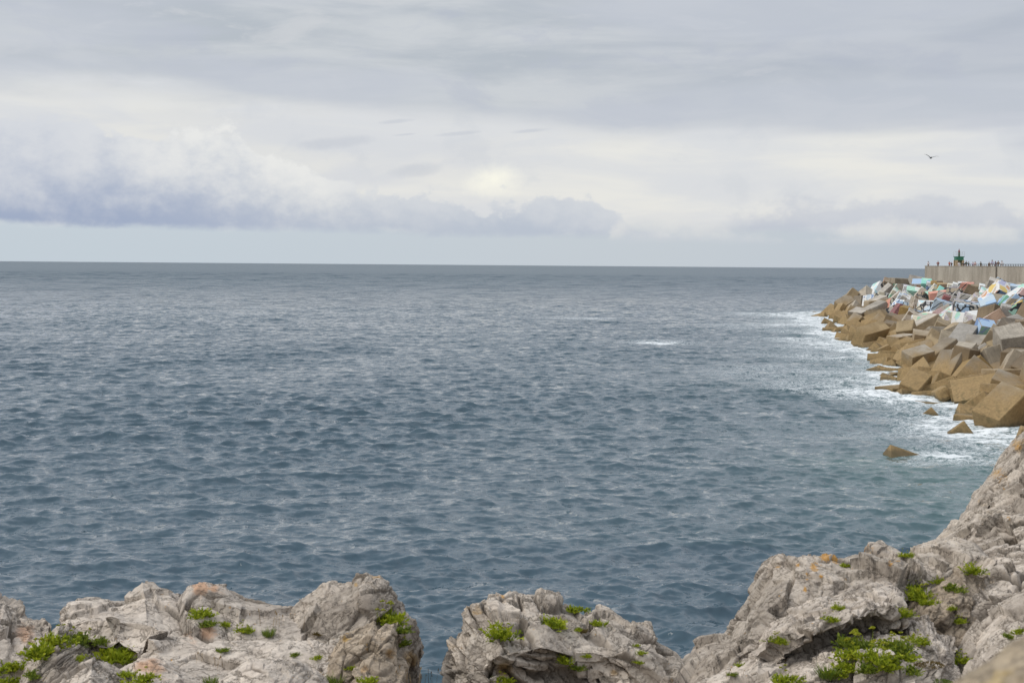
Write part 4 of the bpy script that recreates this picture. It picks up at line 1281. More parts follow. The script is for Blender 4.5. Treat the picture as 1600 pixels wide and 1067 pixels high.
def rock(name, label, rows, mat='limestone', seed=1, nrm=(-.3, 0, 1), amp=1.0, fsc=0.9, strata=0.03, sfreq=9.0, step=0.85, back=1.0, lichen=(), rust=(), skirt=1.6, aniso=1.8, crest_hold=0.35, group=None, cat='rock'):
    L = max(sum(math.hypot(b[0] - a[0], b[1] - a[1]) * (.2 if a[0] >= 1690 or b[0] <= -80 else 1) for a, b in zip(r, r[1:])) for r in rows)
    nu = int(L / step)
    W = []
    for r in rows:
        q = resample(r, nu)
        W.append(np.array([at(*p) for p in q]))
    crest = W[0]
    k = back
    Bk = [crest + np.array([0, 5.0 * k, -13.0 * k]), crest + np.array([0, 3.2 * k, -6 * k]), crest + np.array([0, 1.7 * k, -1.9 * k]), crest + np.array([0, .8 * k, -.5 * k]), crest + np.array([0, .3 * k, -.06 * k])]
    allr = Bk + W + [W[-1] + np.array([0, -.15, -skirt])]
    G = []
    hold = []
    isb = []
    for a in range(len(allr) - 1):
        front = a >= len(Bk) - 1
        if front and a < len(allr) - 2:
            pa, pb = allr[a], allr[a + 1]
            ma, mb = to_px(pa), to_px(pb)
            d_ = np.hypot(ma[0] - mb[0], ma[1] - mb[1]).mean() if a >= len(Bk) else 45
            n = max(6, int(d_ / step), int(np.linalg.norm(pa - pb, axis=1).mean() * 150))
        else:
            n = 14 if a < len(Bk) - 2 else (70 if a < len(Bk) else 16)
        for j in range(n):
            f = j / n
            G.append(allr[a] * (1 - f) + allr[a + 1] * f)
            # distance (in rows) from the crest row
            hold.append(abs(a + f - len(Bk)))
            isb.append(a + f < len(Bk))
    G.append(allr[-1]); hold.append(3); isb.append(False)
    G = np.array(G).transpose(1, 0, 2)              # nu, nv, 3
    nu, nv = G.shape[:2]
    tu, tv = np.gradient(G, axis=0), np.gradient(G, axis=1)
    N = np.cross(tu, tv)
    N /= np.linalg.norm(N, axis=2, keepdims=True) + 1e-9
    for _ in range(40):                              # soften the base creases a little
        N[1:-1, 1:-1] = (N[:-2, 1:-1] + N[2:, 1:-1] + N[1:-1, :-2] + N[1:-1, 2:] + N[1:-1, 1:-1]) / 5
    N /= np.linalg.norm(N, axis=2, keepdims=True) + 1e-9
    mid = G[:, nv * 2 // 3]
    flip = ((CAMP - mid) * N[:, nv * 2 // 3]).sum() < 0
    if flip: N = -N
    p = G.reshape(-1, 3)
    nn = N.reshape(-1, 3)
    n_ = np.array(nrm, float); n_ /= np.linalg.norm(n_)
    S = fsc / 0.9
    wp = np.stack([perlin(p * 1.3 / S + 31 * i, seed + i) for i in range(3)], 1) * .06 * S
    wp = wp + np.stack([perlin(p * 5 / S + 77 * i, seed + 7 + i) for i in range(3)], 1) * .016 * S
    pw = p + wp
    dn = pw @ n_
    q = pw + np.outer(dn, n_) * (aniso - 1)
    hold = np.tile(np.array(hold), nu)
    isb = np.tile(np.array(isb), nu)
    hw = np.where(isb, crest_hold, crest_hold + (1 - crest_hold) * np.clip(hold, 0, 1))
    disp = np.full(len(p), -.035 * S * amp)
    tone = np.zeros(len(p))
    crack = np.zeros(len(p))
    for i, (sc, a, cd, cw) in enumerate(((.9, .24, .06, .013), (.42, .125, .045, .010), (.19, .042, .020, .006), (.085, .015, .009, .004))):
        sc, a, cd, cw = sc * S, a * S, cd * S, cw * S
        f, e, tn = facets(q / sc, seed * 13 + i, 1.7)
        if i < 3: tone += (tn - .5) * (.9, .8, .5)[i]
        mask = sstep(perlin(p * .8 / sc, seed + 50 + i), -.05, .35)
        patchy = 1.0 if i < 2 else sstep(perlin(p * .35 / sc, seed + 40 + i), -.15, .3)
        g = np.exp(-(e * sc * .5 / cw) ** 2) * mask
        disp += (a * f * (hw if i < 2 else 1) * patchy - cd * g) * amp
        crack = np.maximum(crack, g * (1, .9, .6, .3)[i])
    ss = dn * sfreq / S + 1.1 * perlin(p * 1.1 / S, seed + 90)
    i0 = np.floor(ss)
    fr = ss - i0
    z0 = np.zeros_like(i0)
    v0, v1 = _u(_h(i0, z0, z0, seed), 3), _u(_h(i0 + 1, z0, z0, seed), 3)
    lay = v0 + (v1 - v0) * sstep(fr, .72, .98)
    groove = np.exp(-((fr - .85) / .10) ** 2) * sstep(perlin(p * 1.7 / S, seed + 91), -.2, .2)
    disp += amp * strata * ((lay - .5) * 2.0 - groove * 1.2)
    crack = np.maximum(crack, groove * min(1.0, strata * 18))
    rid = 1 - np.abs(perlin(p * 9 / S, seed + 60)) * 2.2
    disp += S * (.012 * fbm(p * 3.5 / S, 3, seed + 70, .5) + .004 * rid + .008 * fbm(p * 17 / S, 4, seed + 75, .6)) * amp
    P_out = p + nn * disp[:, None]
    me = grid_mesh(name, P_out, nu, nv, True)
    if not flip: me.flip_normals()
    px, py, dp = to_px(P_out)

    def blob(lst):
        o = np.zeros(len(p))
        for (x, y, r, a) in lst:
            o = np.maximum(o, a * np.exp(-(((px - x) ** 2 + (py - y) ** 2) / r ** 2)))
        return o * (P_out[:, 1] < p[:, 1] + 3)
    set_attr(me, 'crack', np.clip(crack, 0, 1))
    set_attr(me, 'tone', np.clip(.5 + tone * .6, 0, 1))
    set_attr(me, 'lichen', blob(lichen))
    set_attr(me, 'rust', blob(rust))
    o = mesh_obj(name, me, MATS[mat])
    tag(o, label, cat, group)
    fm = hold < 90
    ROCK_PTS.append((P_out, px, py, dp))
    return o


OUT = 'pale limestone outcrops along the shore'
# --- outcrop on the left
rock('limestone_outcrop', 'tall pale limestone shoulder cut off by the left edge of the picture',
     [[(-1300, 800, 12.6), (-700, 760, 13.2), (-300, 820, 12.9), (-110, 870, 12.6), (-40, 905, 12.5), (0, 931, 12.4), (12, 950, 12.3), (27, 964, 12.3), (62, 976, 12.2), (90, 1000, 12.0), (112, 1040, 11.6), (118, 1075, 11.3)],
      [(-1300, 900, 11.6), (-700, 880, 12), (-300, 920, 11.9), (-110, 950, 11.9), (0, 985, 11.8), (40, 998, 11.7), (75, 1020, 11.5), (112, 1070, 11.2)],
      [(-1300, 1110, 10), (-700, 1110, 10.4), (-110, 1110, 10.6), (0, 1110, 10.6), (118, 1110, 10.6)]], seed=3, nrm=(-.55, -.2, .8), strata=.02, group=OUT, rust=((40, 990, 25, .7),), fsc=.8)
rock('limestone_outcrop', 'long broad pale outcrop with a flat top slab and a rust-orange knob on its ridge',
     [[(88, 1000, 11.9), (95, 968, 12.2), (106, 945, 12.4), (121, 935, 12.6), (160, 935, 12.7), (186, 938, 12.7), (203, 922, 12.7), (221, 906, 12.7), (240, 910, 12.7), (254, 916, 12.7), (264, 915, 12.7), (289, 929, 12.7), (298, 911, 12.7), (310, 904, 12.7), (330, 907, 12.7), (348, 911, 12.7), (358, 922, 12.7), (370, 932, 12.7), (405, 942, 12.7), (452, 948, 12.7), (520, 960, 12.6), (560, 990, 12.2), (575, 1030, 11.6)],
      [(95, 972, 11.75), (115, 965, 11.75), (140, 973, 11.6), (165, 984, 11.45), (188, 970, 11.5), (212, 982, 11.35), (240, 1003, 11.2), (275, 990, 11.5), (330, 985, 11.7), (400, 980, 11.8), (450, 985, 11.7), (520, 1000, 11.4), (570, 1040, 11.2)],
      [(98, 990, 11.72), (118, 992, 11.7), (150, 1003, 11.6), (185, 1006, 11.5), (215, 1016, 11.35), (243, 1020, 11.2), (280, 1018, 11.25), (330, 1012, 11.3), (400, 1015, 11.25), (450, 1018, 11.2), (520, 1032, 11.0), (570, 1060, 11.0)],
      [(90, 1110, 10.5), (250, 1110, 10.3), (400, 1110, 10.4), (575, 1110, 10.5)]], seed=21, nrm=(-.25, -.3, 1), strata=.012, sfreq=6, amp=.62, group=OUT,
     rust=((312, 917, 16, 1.1), (335, 918, 12, .8), (322, 985, 22, .9), (300, 1000, 20, .6), (345, 925, 15, .5)), lichen=((250, 925, 10, .5), (130, 950, 20, .25)), fsc=1.25)
rock('limestone_boulder', 'grey cracked boulder with a knobbly peak, last of the long outcrop before the gap',
     [[(440, 985, 12.0), (452, 952, 12.2), (467, 932, 12.3), (490, 920, 12.4), (500, 911, 12.4), (513, 909, 12.4), (524, 912, 12.4), (552, 911, 12.4), (560, 898, 12.4), (573, 893, 12.4), (583, 897, 12.4), (592, 895, 12.4), (605, 905, 12.4), (611, 913, 12.35), (614, 926, 12.3), (632, 937, 12.2), (634, 956, 12.1), (645, 971, 12.0), (645, 1005, 11.9), (645, 1037, 11.8), (637, 1065, 11.6), (634, 1090, 11.5)],
      [(450, 990, 11.8), (490, 960, 11.9), (540, 955, 11.8), (575, 950, 11.8), (600, 960, 11.9), (620, 985, 11.9), (630, 1040, 11.7), (632, 1092, 11.4)],
      [(455, 1010, 11.6), (500, 985, 11.7), (550, 985, 11.65), (590, 985, 11.7), (610, 1010, 11.7), (622, 1050, 11.5), (630, 1095, 11.3)],
      [(455, 1110, 10.8), (540, 1110, 10.8), (630, 1110, 11.0)]], mat='limestone_grey', seed=15, nrm=(-.6, 0, .8), strata=.014, amp=.75, fsc=.8, group=OUT, rust=((585, 903, 14, .6), (640, 1030, 20, .9), (556, 913, 4, 1)), lichen=((588, 905, 8, .5),))
rock('limestone_boulder', 'rough ochre-brown boulder below the grey cracked one, beside the gap',
     [[(480, 1080, 10.9), (498, 1050, 11.0), (510, 1027, 11.1), (520, 1008, 11.15), (535, 990, 11.2), (560, 977, 11.3), (583, 971, 11.35), (592, 985, 11.3), (603, 973, 11.35), (620, 966, 11.4), (626, 982, 11.4), (618, 1005, 11.4), (612, 1040, 11.3), (610, 1085, 11.2)],
      [(490, 1085, 10.7), (530, 1035, 10.75), (565, 1015, 10.8), (600, 1015, 10.9), (610, 1050, 11.0), (608, 1090, 11.0)],
      [(490, 1115, 10.4), (560, 1115, 10.4), (610, 1115, 10.6)]], mat='limestone_brown', seed=23, nrm=(-.6, 0, .75), strata=.03, amp=.7, fsc=.6, group=OUT, lichen=((540, 995, 14, .7), (575, 1010, 15, .5)), rust=((610, 1020, 12, .9), (600, 1000, 12, .6)))
rock('limestone_boulder', 'low knobbly brownish boulder at the foot of the ochre-brown one',
     [[(548, 1090, 10.6), (552, 1055, 10.65), (560, 1033, 10.7), (578, 1026, 10.75), (592, 1021, 10.8), (606, 1029, 10.8), (626, 1038, 10.8), (632, 1055, 10.8), (636, 1085, 10.8)],
      [(550, 1092, 10.45), (575, 1060, 10.4), (610, 1062, 10.5), (634, 1092, 10.6)],
      [(550, 1120, 10.2), (634, 1120, 10.3)]], mat='limestone_brown', seed=29, nrm=(.2, 0, 1), strata=.035, amp=.6, fsc=.45, group=OUT, rust=((570, 1045, 10, .8),))
rock('limestone_rock', 'sharp wedge of striated grey rock between two green clumps near the left edge',
     [[(20, 1090, 10.9), (45, 1020, 11.1), (70, 990, 11.3), (93, 971, 11.5), (104, 985, 11.4), (113, 995, 11.35), (122, 1008, 11.3), (126, 1030, 11.2), (124, 1060, 11.0), (122, 1085, 10.9)],
      [(30, 1095, 10.75), (60, 1040, 10.8), (90, 1015, 10.85), (118, 1060, 10.8), (122, 1092, 10.75)],
      [(30, 1120, 10.4), (122, 1120, 10.4)]], mat='limestone_grey', seed=34, nrm=(-.65, 0, .75), strata=.03, sfreq=14, amp=.6, fsc=.5, group=OUT)
rock('limestone_rock', 'low pale hump of cracked rock at the bottom edge, left of the pinkish slab',
     [[(70, 1095, 10.3), (95, 1058, 10.4), (120, 1042, 10.5), (144, 1028, 10.55), (158, 1036, 10.55), (175, 1050, 10.5), (195, 1080, 10.4), (200, 1095, 10.3)],
      [(80, 1100, 10.2), (140, 1070, 10.15), (195, 1100, 10.2)], [(80, 1125, 9.9), (195, 1125, 9.9)]], seed=41, nrm=(-.3, 0, 1), strata=.012, amp=.5, fsc=.5, group=OUT, rust=((120, 1052, 10, .6),))
rock('limestone_rock', 'pinkish slab of broken rock at the bottom edge under the long outcrop',
     [[(185, 1095, 10.3), (192, 1050, 10.5), (205, 1030, 10.6), (235, 1027, 10.65), (255, 1035, 10.6), (280, 1052, 10.5), (300, 1090, 10.3)],
      [(190, 1100, 10.15), (240, 1065, 10.2), (300, 1100, 10.15)], [(190, 1125, 9.9), (300, 1125, 9.9)]], seed=44, nrm=(.4, 0, 1), strata=.015, amp=.55, fsc=.5, group=OUT, rust=((235, 1045, 35, .8),))
rock('limestone_rock', 'rounded grey rock at the bottom edge in the middle of the long outcrop',
     [[(330, 1100, 10.2), (345, 1060, 10.35), (380, 1035, 10.5), (430, 1030, 10.55), (470, 1040, 10.5), (500, 1065, 10.4), (515, 1100, 10.3)],
      [(335, 1105, 10.1), (420, 1065, 10.1), (510, 1105, 10.1)], [(335, 1130, 9.8), (510, 1130, 9.8)]], seed=47, nrm=(-.5, 0, 1), strata=.015, amp=.6, fsc=.6, group=OUT)

# --- boulder in the middle
rock('limestone_boulder', 'large layered brown-grey boulder standing alone in the middle',
     [[(680, 1095, 11.6), (684, 1060, 11.7), (690, 1032, 11.8), (703, 999, 11.9), (719, 981, 12.0), (719, 957, 12.1), (727, 943, 12.2), (759, 932, 12.3), (786, 930, 12.35), (797, 924, 12.4), (816, 917, 12.4), (837, 917, 12.4), (864, 923, 12.4), (888, 938, 12.4), (918, 955, 12.4), (931, 947, 12.4), (950, 951, 12.4), (969, 963, 12.4), (993, 973, 12.4), (1012, 977, 12.35), (1036, 1003, 12.2), (1055, 1010, 12.1), (1070, 1024, 12.0), (1080, 1045, 11.8), (1090, 1090, 11.6)],
      [(684, 1097, 11.4), (715, 1020, 11.5), (745, 985, 11.5), (790, 965, 11.5), (850, 960, 11.6), (910, 980, 11.7), (960, 985, 11.8), (1010, 1005, 11.8), (1050, 1040, 11.6), (1085, 1095, 11.4)],
      [(690, 1100, 11.2), (740, 1040, 11.1), (790, 1020, 11.0), (850, 1010, 11.1), (900, 1025, 11.2), (960, 1025, 11.3), (1010, 1035, 11.3), (1050, 1065, 11.25), (1085, 1100, 11.2)],
      [(700, 1105, 11.15), (760, 1060, 11.0), (830, 1050, 11.1), (890, 1055, 11.35), (930, 1052, 11.45), (980, 1060, 11.2), (1040, 1080, 11.1), (1085, 1105, 11.1)],
      [(700, 1130, 10.9), (1085, 1130, 10.9)]], mat='limestone_grey', seed=54, nrm=(.35, -.1, 1), strata=.06, sfreq=12, amp=.85, fsc=.7, group=OUT, aniso=2.4,
     rust=((790, 1045, 18, 1.0), (740, 950, 40, .5), (960, 1050, 10, .9), (700, 1010, 25, .5)), lichen=((785, 933, 10, .6),))

# --- outcrop on the right
LICH = ((1272, 885, 9, .9), (1290, 868, 12, 1), (1282, 900, 6, .8), (1305, 872, 10, .9), (1215, 885, 7, .7), (1262, 900, 8, .8), (1258, 920, 6, .8), (1232, 866, 5, .6), (1360, 856, 14, .6), (1395, 880, 10, .6), (1245, 882, 8, .6))
rock('limestone_outcrop', 'big smooth-sided grey outcrop with orange lichen along its crest',
     [[(1028, 1075, 11.6), (1045, 1050, 11.9), (1069, 1025, 12.1), (1087, 1004, 12.3), (1102, 996, 12.4), (1120, 991, 12.5), (1136, 988, 12.5), (1149, 959, 12.7), (1166, 934, 12.8), (1177, 912, 12.9), (1192, 885, 13.0), (1204, 873, 13.0), (1215, 864, 13.0), (1243, 864, 13.0), (1270, 863, 13.0), (1285, 863, 13.0), (1300, 859, 13.0), (1315, 864, 13.0), (1325, 866, 13.0), (1335, 860, 13.1), (1351, 853, 13.2), (1372, 849, 13.2), (1388, 852, 13.2), (1400, 857, 13.2), (1413, 863, 13.2), (1428, 866, 13.2), (1449, 859, 13.3), (1465, 855, 13.3), (1481, 850, 13.3), (1508, 851, 13.3), (1521, 857, 13.2), (1535, 875, 13.0), (1548, 900, 12.8)],
      [(1030, 1085, 11.4), (1090, 1040, 11.6), (1130, 1020, 11.7), (1160, 990, 11.9), (1190, 945, 12.1), (1225, 910, 12.3), (1270, 900, 12.35), (1310, 900, 12.3), (1350, 890, 12.4), (1400, 890, 12.4), (1450, 890, 12.5), (1500, 880, 12.6), (1540, 905, 12.6)],
      [(1035, 1095, 11.2), (1100, 1060, 11.3), (1150, 1030, 11.5), (1185, 1000, 11.7), (1220, 965, 11.9), (1270, 935, 12.0), (1320, 930, 11.9), (1370, 930, 11.9), (1420, 925, 12.1), (1470, 915, 12.3), (1515, 915, 12.5), (1540, 930, 12.5)],
      [(1040, 1130, 10.9), (1200, 1050, 11.5), (1300, 990, 12.0), (1400, 985, 12.0), (1480, 980, 12.1), (1540, 990, 12.1)]], mat='limestone_grey', seed=66, nrm=(-.55, -.15, .8), strata=.016, sfreq=8, amp=.85, fsc=.95, group=OUT, lichen=LICH)
rock('limestone_boulder', 'pale rugged boulder with a dark overhang, leaning on the lichen-crested outcrop',
     [[(1185, 1030, 11.2), (1196, 1003, 11.4), (1205, 985, 11.5), (1216, 972, 11.6), (1243, 952, 11.7), (1270, 940, 11.75), (1296, 931, 11.8), (1315, 930, 11.8), (1340, 915, 11.9), (1370, 905, 11.95), (1400, 910, 11.9), (1415, 925, 11.8), (1418, 950, 11.6), (1415, 975, 11.5)],
      [(1190, 1035, 11.0), (1213, 1003, 11.0), (1250, 985, 10.95), (1290, 968, 10.95), (1325, 958, 10.95), (1360, 945, 11.0), (1395, 945, 11.1), (1412, 975, 11.2)],
      [(1195, 1040, 10.95), (1215, 1014, 10.9), (1250, 1003, 10.85), (1290, 985, 10.85), (1330, 970, 10.85), (1360, 962, 10.95), (1390, 965, 11.1), (1410, 980, 11.25)],
      [(1200, 1045, 11.2), (1225, 1035, 11.3), (1260, 1033, 11.35), (1300, 1012, 11.35), (1340, 990, 11.4), (1370, 980, 11.5), (1405, 990, 11.5)],
      [(1200, 1080, 10.9), (1410, 1040, 10.9)]], seed=71, nrm=(-.5, -.1, .85), strata=.03, sfreq=9, amp=.85, fsc=.6, group=OUT, lichen=((1325, 938, 8, .5), (1285, 950, 8, .3)))
rock('limestone_rock', 'low pale ledge of broken rock along the bottom edge under the green clumps',
     [[(1010, 1100, 10.9), (1080, 1075, 11.0), (1130, 1058, 11.05), (1165, 1040, 11.1), (1185, 1025, 11.1), (1215, 1030, 11.05), (1240, 1022, 11.05), (1262, 1012, 11.1), (1285, 1012, 11.1), (1310, 1006, 11.0), (1350, 994, 11.0), (1400, 990, 11.0), (1440, 1000, 11.0), (1480, 1025, 11.0), (1510, 1055, 10.8), (1530, 1100, 10.6)],
      [(1020, 1110, 10.6), (1150, 1070, 10.5), (1250, 1050, 10.45), (1350, 1040, 10.4), (1440, 1040, 10.4), (1520, 1105, 10.4)],
      [(1020, 1130, 10.1), (1530, 1130, 10.0)]], seed=77, nrm=(-.3, 0, 1), strata=.02, amp=.8, fsc=.42, group=OUT)
rock('limestone_rock', 'ragged white-grey knob of rock above the thick green clumps',
     [[(1405, 1040, 10.9), (1415, 1000, 11.1), (1422, 975, 11.3), (1430, 966, 11.4), (1448, 965, 11.4), (1458, 975, 11.4), (1470, 986, 11.35), (1482, 992, 11.3), (1491, 997, 11.3), (1497, 1015, 11.2), (1490, 1035, 11.0), (1485, 1055, 10.8)],
      [(1408, 1048, 10.75), (1435, 1005, 10.9), (1465, 1010, 10.95), (1485, 1040, 10.8)],
      [(1410, 1070, 10.5), (1485, 1070, 10.5)]], seed=83, nrm=(-.7, 0, .6), strata=.03, sfreq=16, amp=.7, fsc=.33, group=OUT)
rock('limestone_slab', 'wide pale slab of slanting rock layers by the right edge',
     [[(1478, 1000, 11.8), (1495, 970, 12.2), (1520, 925, 12.6), (1546, 873, 13.2), (1566, 861, 13.4), (1600, 848, 13.6), (1660, 825, 14.0), (1720, 800, 14.2), (2000, 740, 15), (2600, 700, 15.5), (3200, 700, 15)],
      [(1482, 1010, 11.5), (1510, 975, 11.7), (1550, 935, 11.9), (1600, 915, 12.0), (1720, 880, 12.2), (2000, 840, 12.5), (2600, 810, 12.5), (3200, 800, 12)],
      [(1485, 1030, 11.2), (1520, 1010, 11.0), (1560, 985, 11.0), (1600, 965, 11.0), (1720, 940, 11.0), (2000, 920, 11), (2600, 900, 10.8), (3200, 890, 10.5)],
      [(1488, 1120, 10.2), (1720, 1120, 9.4), (2000, 1120, 9), (2600, 1120, 8.6), (3200, 1120, 8.2)]], seed=88, nrm=(-.5, -.35, .75), strata=.055, sfreq=8, amp=.75, fsc=.8, group=OUT, aniso=2.6, lichen=((1570, 955, 5, .8),))
rock('limestone_rock', 'dark hollow of earthy rock where the two halves of the outcrop meet',
     [[(1400, 985, 11.9), (1430, 940, 12.2), (1470, 905, 12.4), (1505, 885, 12.5), (1540, 890, 12.6), (1560, 920, 12.4)],
      [(1410, 995, 11.6), (1450, 955, 11.7), (1495, 935, 11.9), (1530, 935, 12.1), (1555, 950, 12.1)],
      [(1420, 1020, 11.3), (1500, 1010, 11.5), (1550, 1000, 11.6)]], mat='limestone_brown', seed=91, nrm=(-.4, 0, .8), strata=.02, amp=.7, fsc=.4, group=OUT)
rock('limestone_cliff', 'steep cliff ridge with dark rock bands and yellow lichen by the right edge',
     [[(1455, 875, 17.0), (1471, 849, 17.2), (1480, 836, 17.4), (1487, 831, 17.5), (1503, 813, 17.8), (1512, 811, 17.9), (1515, 800, 18.0), (1526, 788, 18.2), (1542, 763, 18.6), (1555, 744, 18.9), (1567, 724, 19.2), (1579, 701, 19.5), (1592, 689, 19.7), (1600, 678, 19.8), (1640, 630, 20.4), (1720, 560, 21), (2000, 440, 22), (2600, 380, 22), (3200, 400, 21)],
      [(1465, 880, 16.6), (1490, 848, 16.9), (1518, 832, 17.0), (1530, 812, 17.3), (1552, 785, 17.7), (1575, 755, 18.1), (1605, 715, 18.6), (1720, 620, 19.6), (2000, 520, 20), (2600, 460, 20), (3200, 470, 19)],
      [(1475, 885, 16.4), (1500, 856, 16.7), (1524, 842, 17.0), (1540, 812, 17.3), (1565, 785, 17.6), (1600, 750, 18.0), (1720, 670, 18.8), (2000, 590, 19), (2600, 540, 19), (3200, 550, 18)],
      [(1480, 890, 16.0), (1505, 866, 16.2), (1530, 845, 16.2), (1550, 812, 16.4), (1575, 790, 16.6), (1605, 765, 16.8), (1720, 700, 17.6), (2000, 640, 17.6), (2600, 600, 17.6), (3200, 600, 17)],
      [(1490, 905, 15.4), (1560, 880, 15.4), (1610, 850, 15.4), (1720, 800, 15.8), (2000, 760, 15.8), (2600, 740, 15.6), (3200, 740, 15)]], mat='limestone_grey', seed=99, nrm=(-.75, -.25, .5), strata=.03, sfreq=5, amp=.9, fsc=.75, group=OUT, aniso=2.4, back=1.3, crest_hold=.15,
     rust=((1560, 745, 26, .6), (1590, 695, 16, .8), (1535, 785, 12, .7)), lichen=((1562, 742, 18, .6), (1590, 697, 9, .7), (1570, 760, 12, .5), (1575, 808, 5, .6)))
rock('near_stone', 'out-of-focus brown stone with yellow lichen, close by in the bottom corner',
     [[(1465, 1110, 1.66), (1492, 1080, 1.68), (1515, 1062, 1.70), (1535, 1050, 1.72), (1560, 1032, 1.74), (1585, 1013, 1.76), (1612, 996, 1.78), (1680, 965, 1.8), (1790, 945, 1.8), (2000, 930, 1.8), (2300, 960, 1.8), (2450, 1040, 1.75)],
      [(1470, 1125, 1.58), (1540, 1090, 1.58), (1610, 1062, 1.58), (1700, 1030, 1.58), (2000, 1020, 1.58), (2300, 1040, 1.58), (2450, 1100, 1.6)],
      [(1450, 1180, 1.5), (1600, 1180, 1.48), (2000, 1180, 1.46), (2300, 1180, 1.46), (2450, 1200, 1.5)]], mat='near_stone', seed=101, nrm=(-.4, -.2, .9), strata=.004, amp=.35, fsc=.14, step=2.2, back=.09, skirt=1.15,
     lichen=((1540, 1045, 40, .35), (1590, 1060, 20, .5)), rust=((1560, 1060, 40, .45),))


def build_ground():
    xs, ys = np.arange(-26, 27, .35), np.arange(-14, 26, .35)
    XX, YY = np.meshgrid(xs, ys, indexing='ij')
    z = np.interp(YY, [-14, 2.6, 4, 9, 11.5, 15, 18, 26], [9.45, 9.35, 8.6, 6.8, 6.2, 1.5, -2, -3])
    zr = np.interp(YY, [-14, 2.6, 4, 9, 20, 24, 26], [9.45, 9.35, 8.6, 6.8, 5.6, -1, -3])
    q = sstep(XX, 3.6, 5.0)
    Z = z * (1 - q) + zr * q
    V = np.stack([XX.ravel(), YY.ravel(), Z.ravel()], 1)
    V[:, 2] += .25 * facets(V / 1.4, 2)[0] + .1 * fbm(V * .9, 3, 5)
    me = grid_mesh('cliff_ground', V, len(xs), len(ys), False)
    for a in ('crack', 'lichen', 'rust', 'tone'): set_attr(me, a, np.zeros(len(V)))
    tag(mesh_obj('cliff_ground', me, MATS['limestone_brown']), kind='structure')


build_ground()


# ================================================================== plants on the rocks
def leaf_mat(name, a, b, c0):
    m, t, bs = new_mat(name)
    tone = t.attr('tone')
    t.put(bs.inputs['Base Color'], t.ramp(tone, [(0, a), (.5, b), (1, c0)]))
    bs.inputs['Roughness'].default_value = .55
    bs.inputs['Specular IOR Level'].default_value = .25
    tr = t.n('ShaderNodeBsdfTranslucent')
    t.put(tr.inputs[0], t.ramp(tone, [(0, a), (.5, b), (1, c0)]))
    mx = t.n('ShaderNodeMixShader')
    mx.inputs[0].default_value = .35
    t.put(mx.inputs[1], bs.outputs[0]); t.put(mx.inputs[2], tr.outputs[0])
    out = [n for n in m.node_tree.nodes if n.type == 'OUTPUT_MATERIAL'][0]
    t.put(out.inputs[0], mx.outputs[0])
    return m


LEAF = [leaf_mat('samphire_bright', (.14, .19, .014), (.31, .38, .022), (.50, .52, .04)),
        leaf_mat('samphire_deep', (.085, .13, .024), (.19, .25, .03), (.34, .38, .04)),
        leaf_mat('grass_green', (.07, .125, .018), (.15, .22, .026), (.26, .29, .06)),
        leaf_mat('dry_brown', (.07, .055, .02), (.15, .11, .035), (.22, .15, .05))]
FLOWER = leaf_mat('umbel_yellow', (.22, .27, .02), (.36, .38, .03), (.50, .46, .05))
STALK = leaf_mat('dry_stalk', (.20, .13, .06), (.30, .21, .11), (.40, .30, .17))


def blades_mesh(name, items):
    """items: (root, direction, length, width, tone)"""
    V, Fc, T = [], [], []
    for (r, dr, L, wd, tn) in items:
        r, dr = Vector(r), Vector(dr).normalized()
        sd = dr.orthogonal()
        sd.rotate(Matrix.Rotation(random.uniform(0, 6.28), 3, dr))
        sd = sd.normalized() * wd
        bend = Vector((0, 0, -1)) * L * random.uniform(-.12, .2)
        k = len(V)
        V += [r - sd * .5, r + sd * .5, r + dr * L * .55 + sd + bend * .2, r + dr * L * .55 - sd + bend * .2, r + dr * L + bend]
        Fc += [(k, k + 1, k + 2, k + 3), (k + 3, k + 2, k + 4)]
        T += [tn] * 5
    me = bpy.data.meshes.new(name)
    me.from_pydata([tuple(v) for v in V], [], Fc)
    set_attr(me, 'tone', np.array(T))
    return me


def samphire(seed, nst=85, flat=.75):
    random.seed(seed)
    it = []
    lob = [Vector((random.uniform(-.5, .5), random.uniform(-.5, .5), 0)) for _ in range(5)]
    for k in range(nst):
        c0 = random.choice(lob)
        d_ = Vector((random.gauss(0, .55), random.gauss(0, .55), random.uniform(.35, 1.0))).normalized()
        ln = random.uniform(.35, .75)
        tip = c0 + Vector((d_.x, d_.y, d_.z * flat)) * ln
        tb = random.uniform(.05, .75)
        for j in range(9):
            f = random.uniform(.35, 1.0)
            p = c0.lerp(tip, f)
            dd = d_ * .8 + Vector((random.gauss(0, .6), random.gauss(0, .6), random.gauss(.25, .4)))
            it.append((p, dd, random.uniform(.12, .22), random.uniform(.024, .042), min(1, max(0, tb + .3 * (f - .6) + random.gauss(0, .12)))))
    return blades_mesh('foliage', it)


def grass_tuft(seed, n=170):
    random.seed(seed)
    it = []
    for k in range(n):
        a, r_ = random.uniform(0, 6.28), random.uniform(0, .45)
        d_ = Vector((math.cos(a) * .55, math.sin(a) * .55, random.uniform(.6, 1.3)))
        it.append(((math.cos(a) * r_, math.sin(a) * r_, -.05), d_, random.uniform(.5, 1.0), random.uniform(.014, .028), random.random()))
    return blades_mesh('foliage', it)


def mat_cushion(seed):
    random.seed(seed)
    it = []
    for k in range(420):
        a, r_ = random.uniform(0, 6.28), math.sqrt(random.random())
        it.append(((math.cos(a) * r_, math.sin(a) * r_, .18 * (1 - r_) - .03), (random.gauss(0, .6), random.gauss(0, .6), 1), random.uniform(.08, .18), random.uniform(.02, .04), random.random()))
    return blades_mesh('foliage', it)


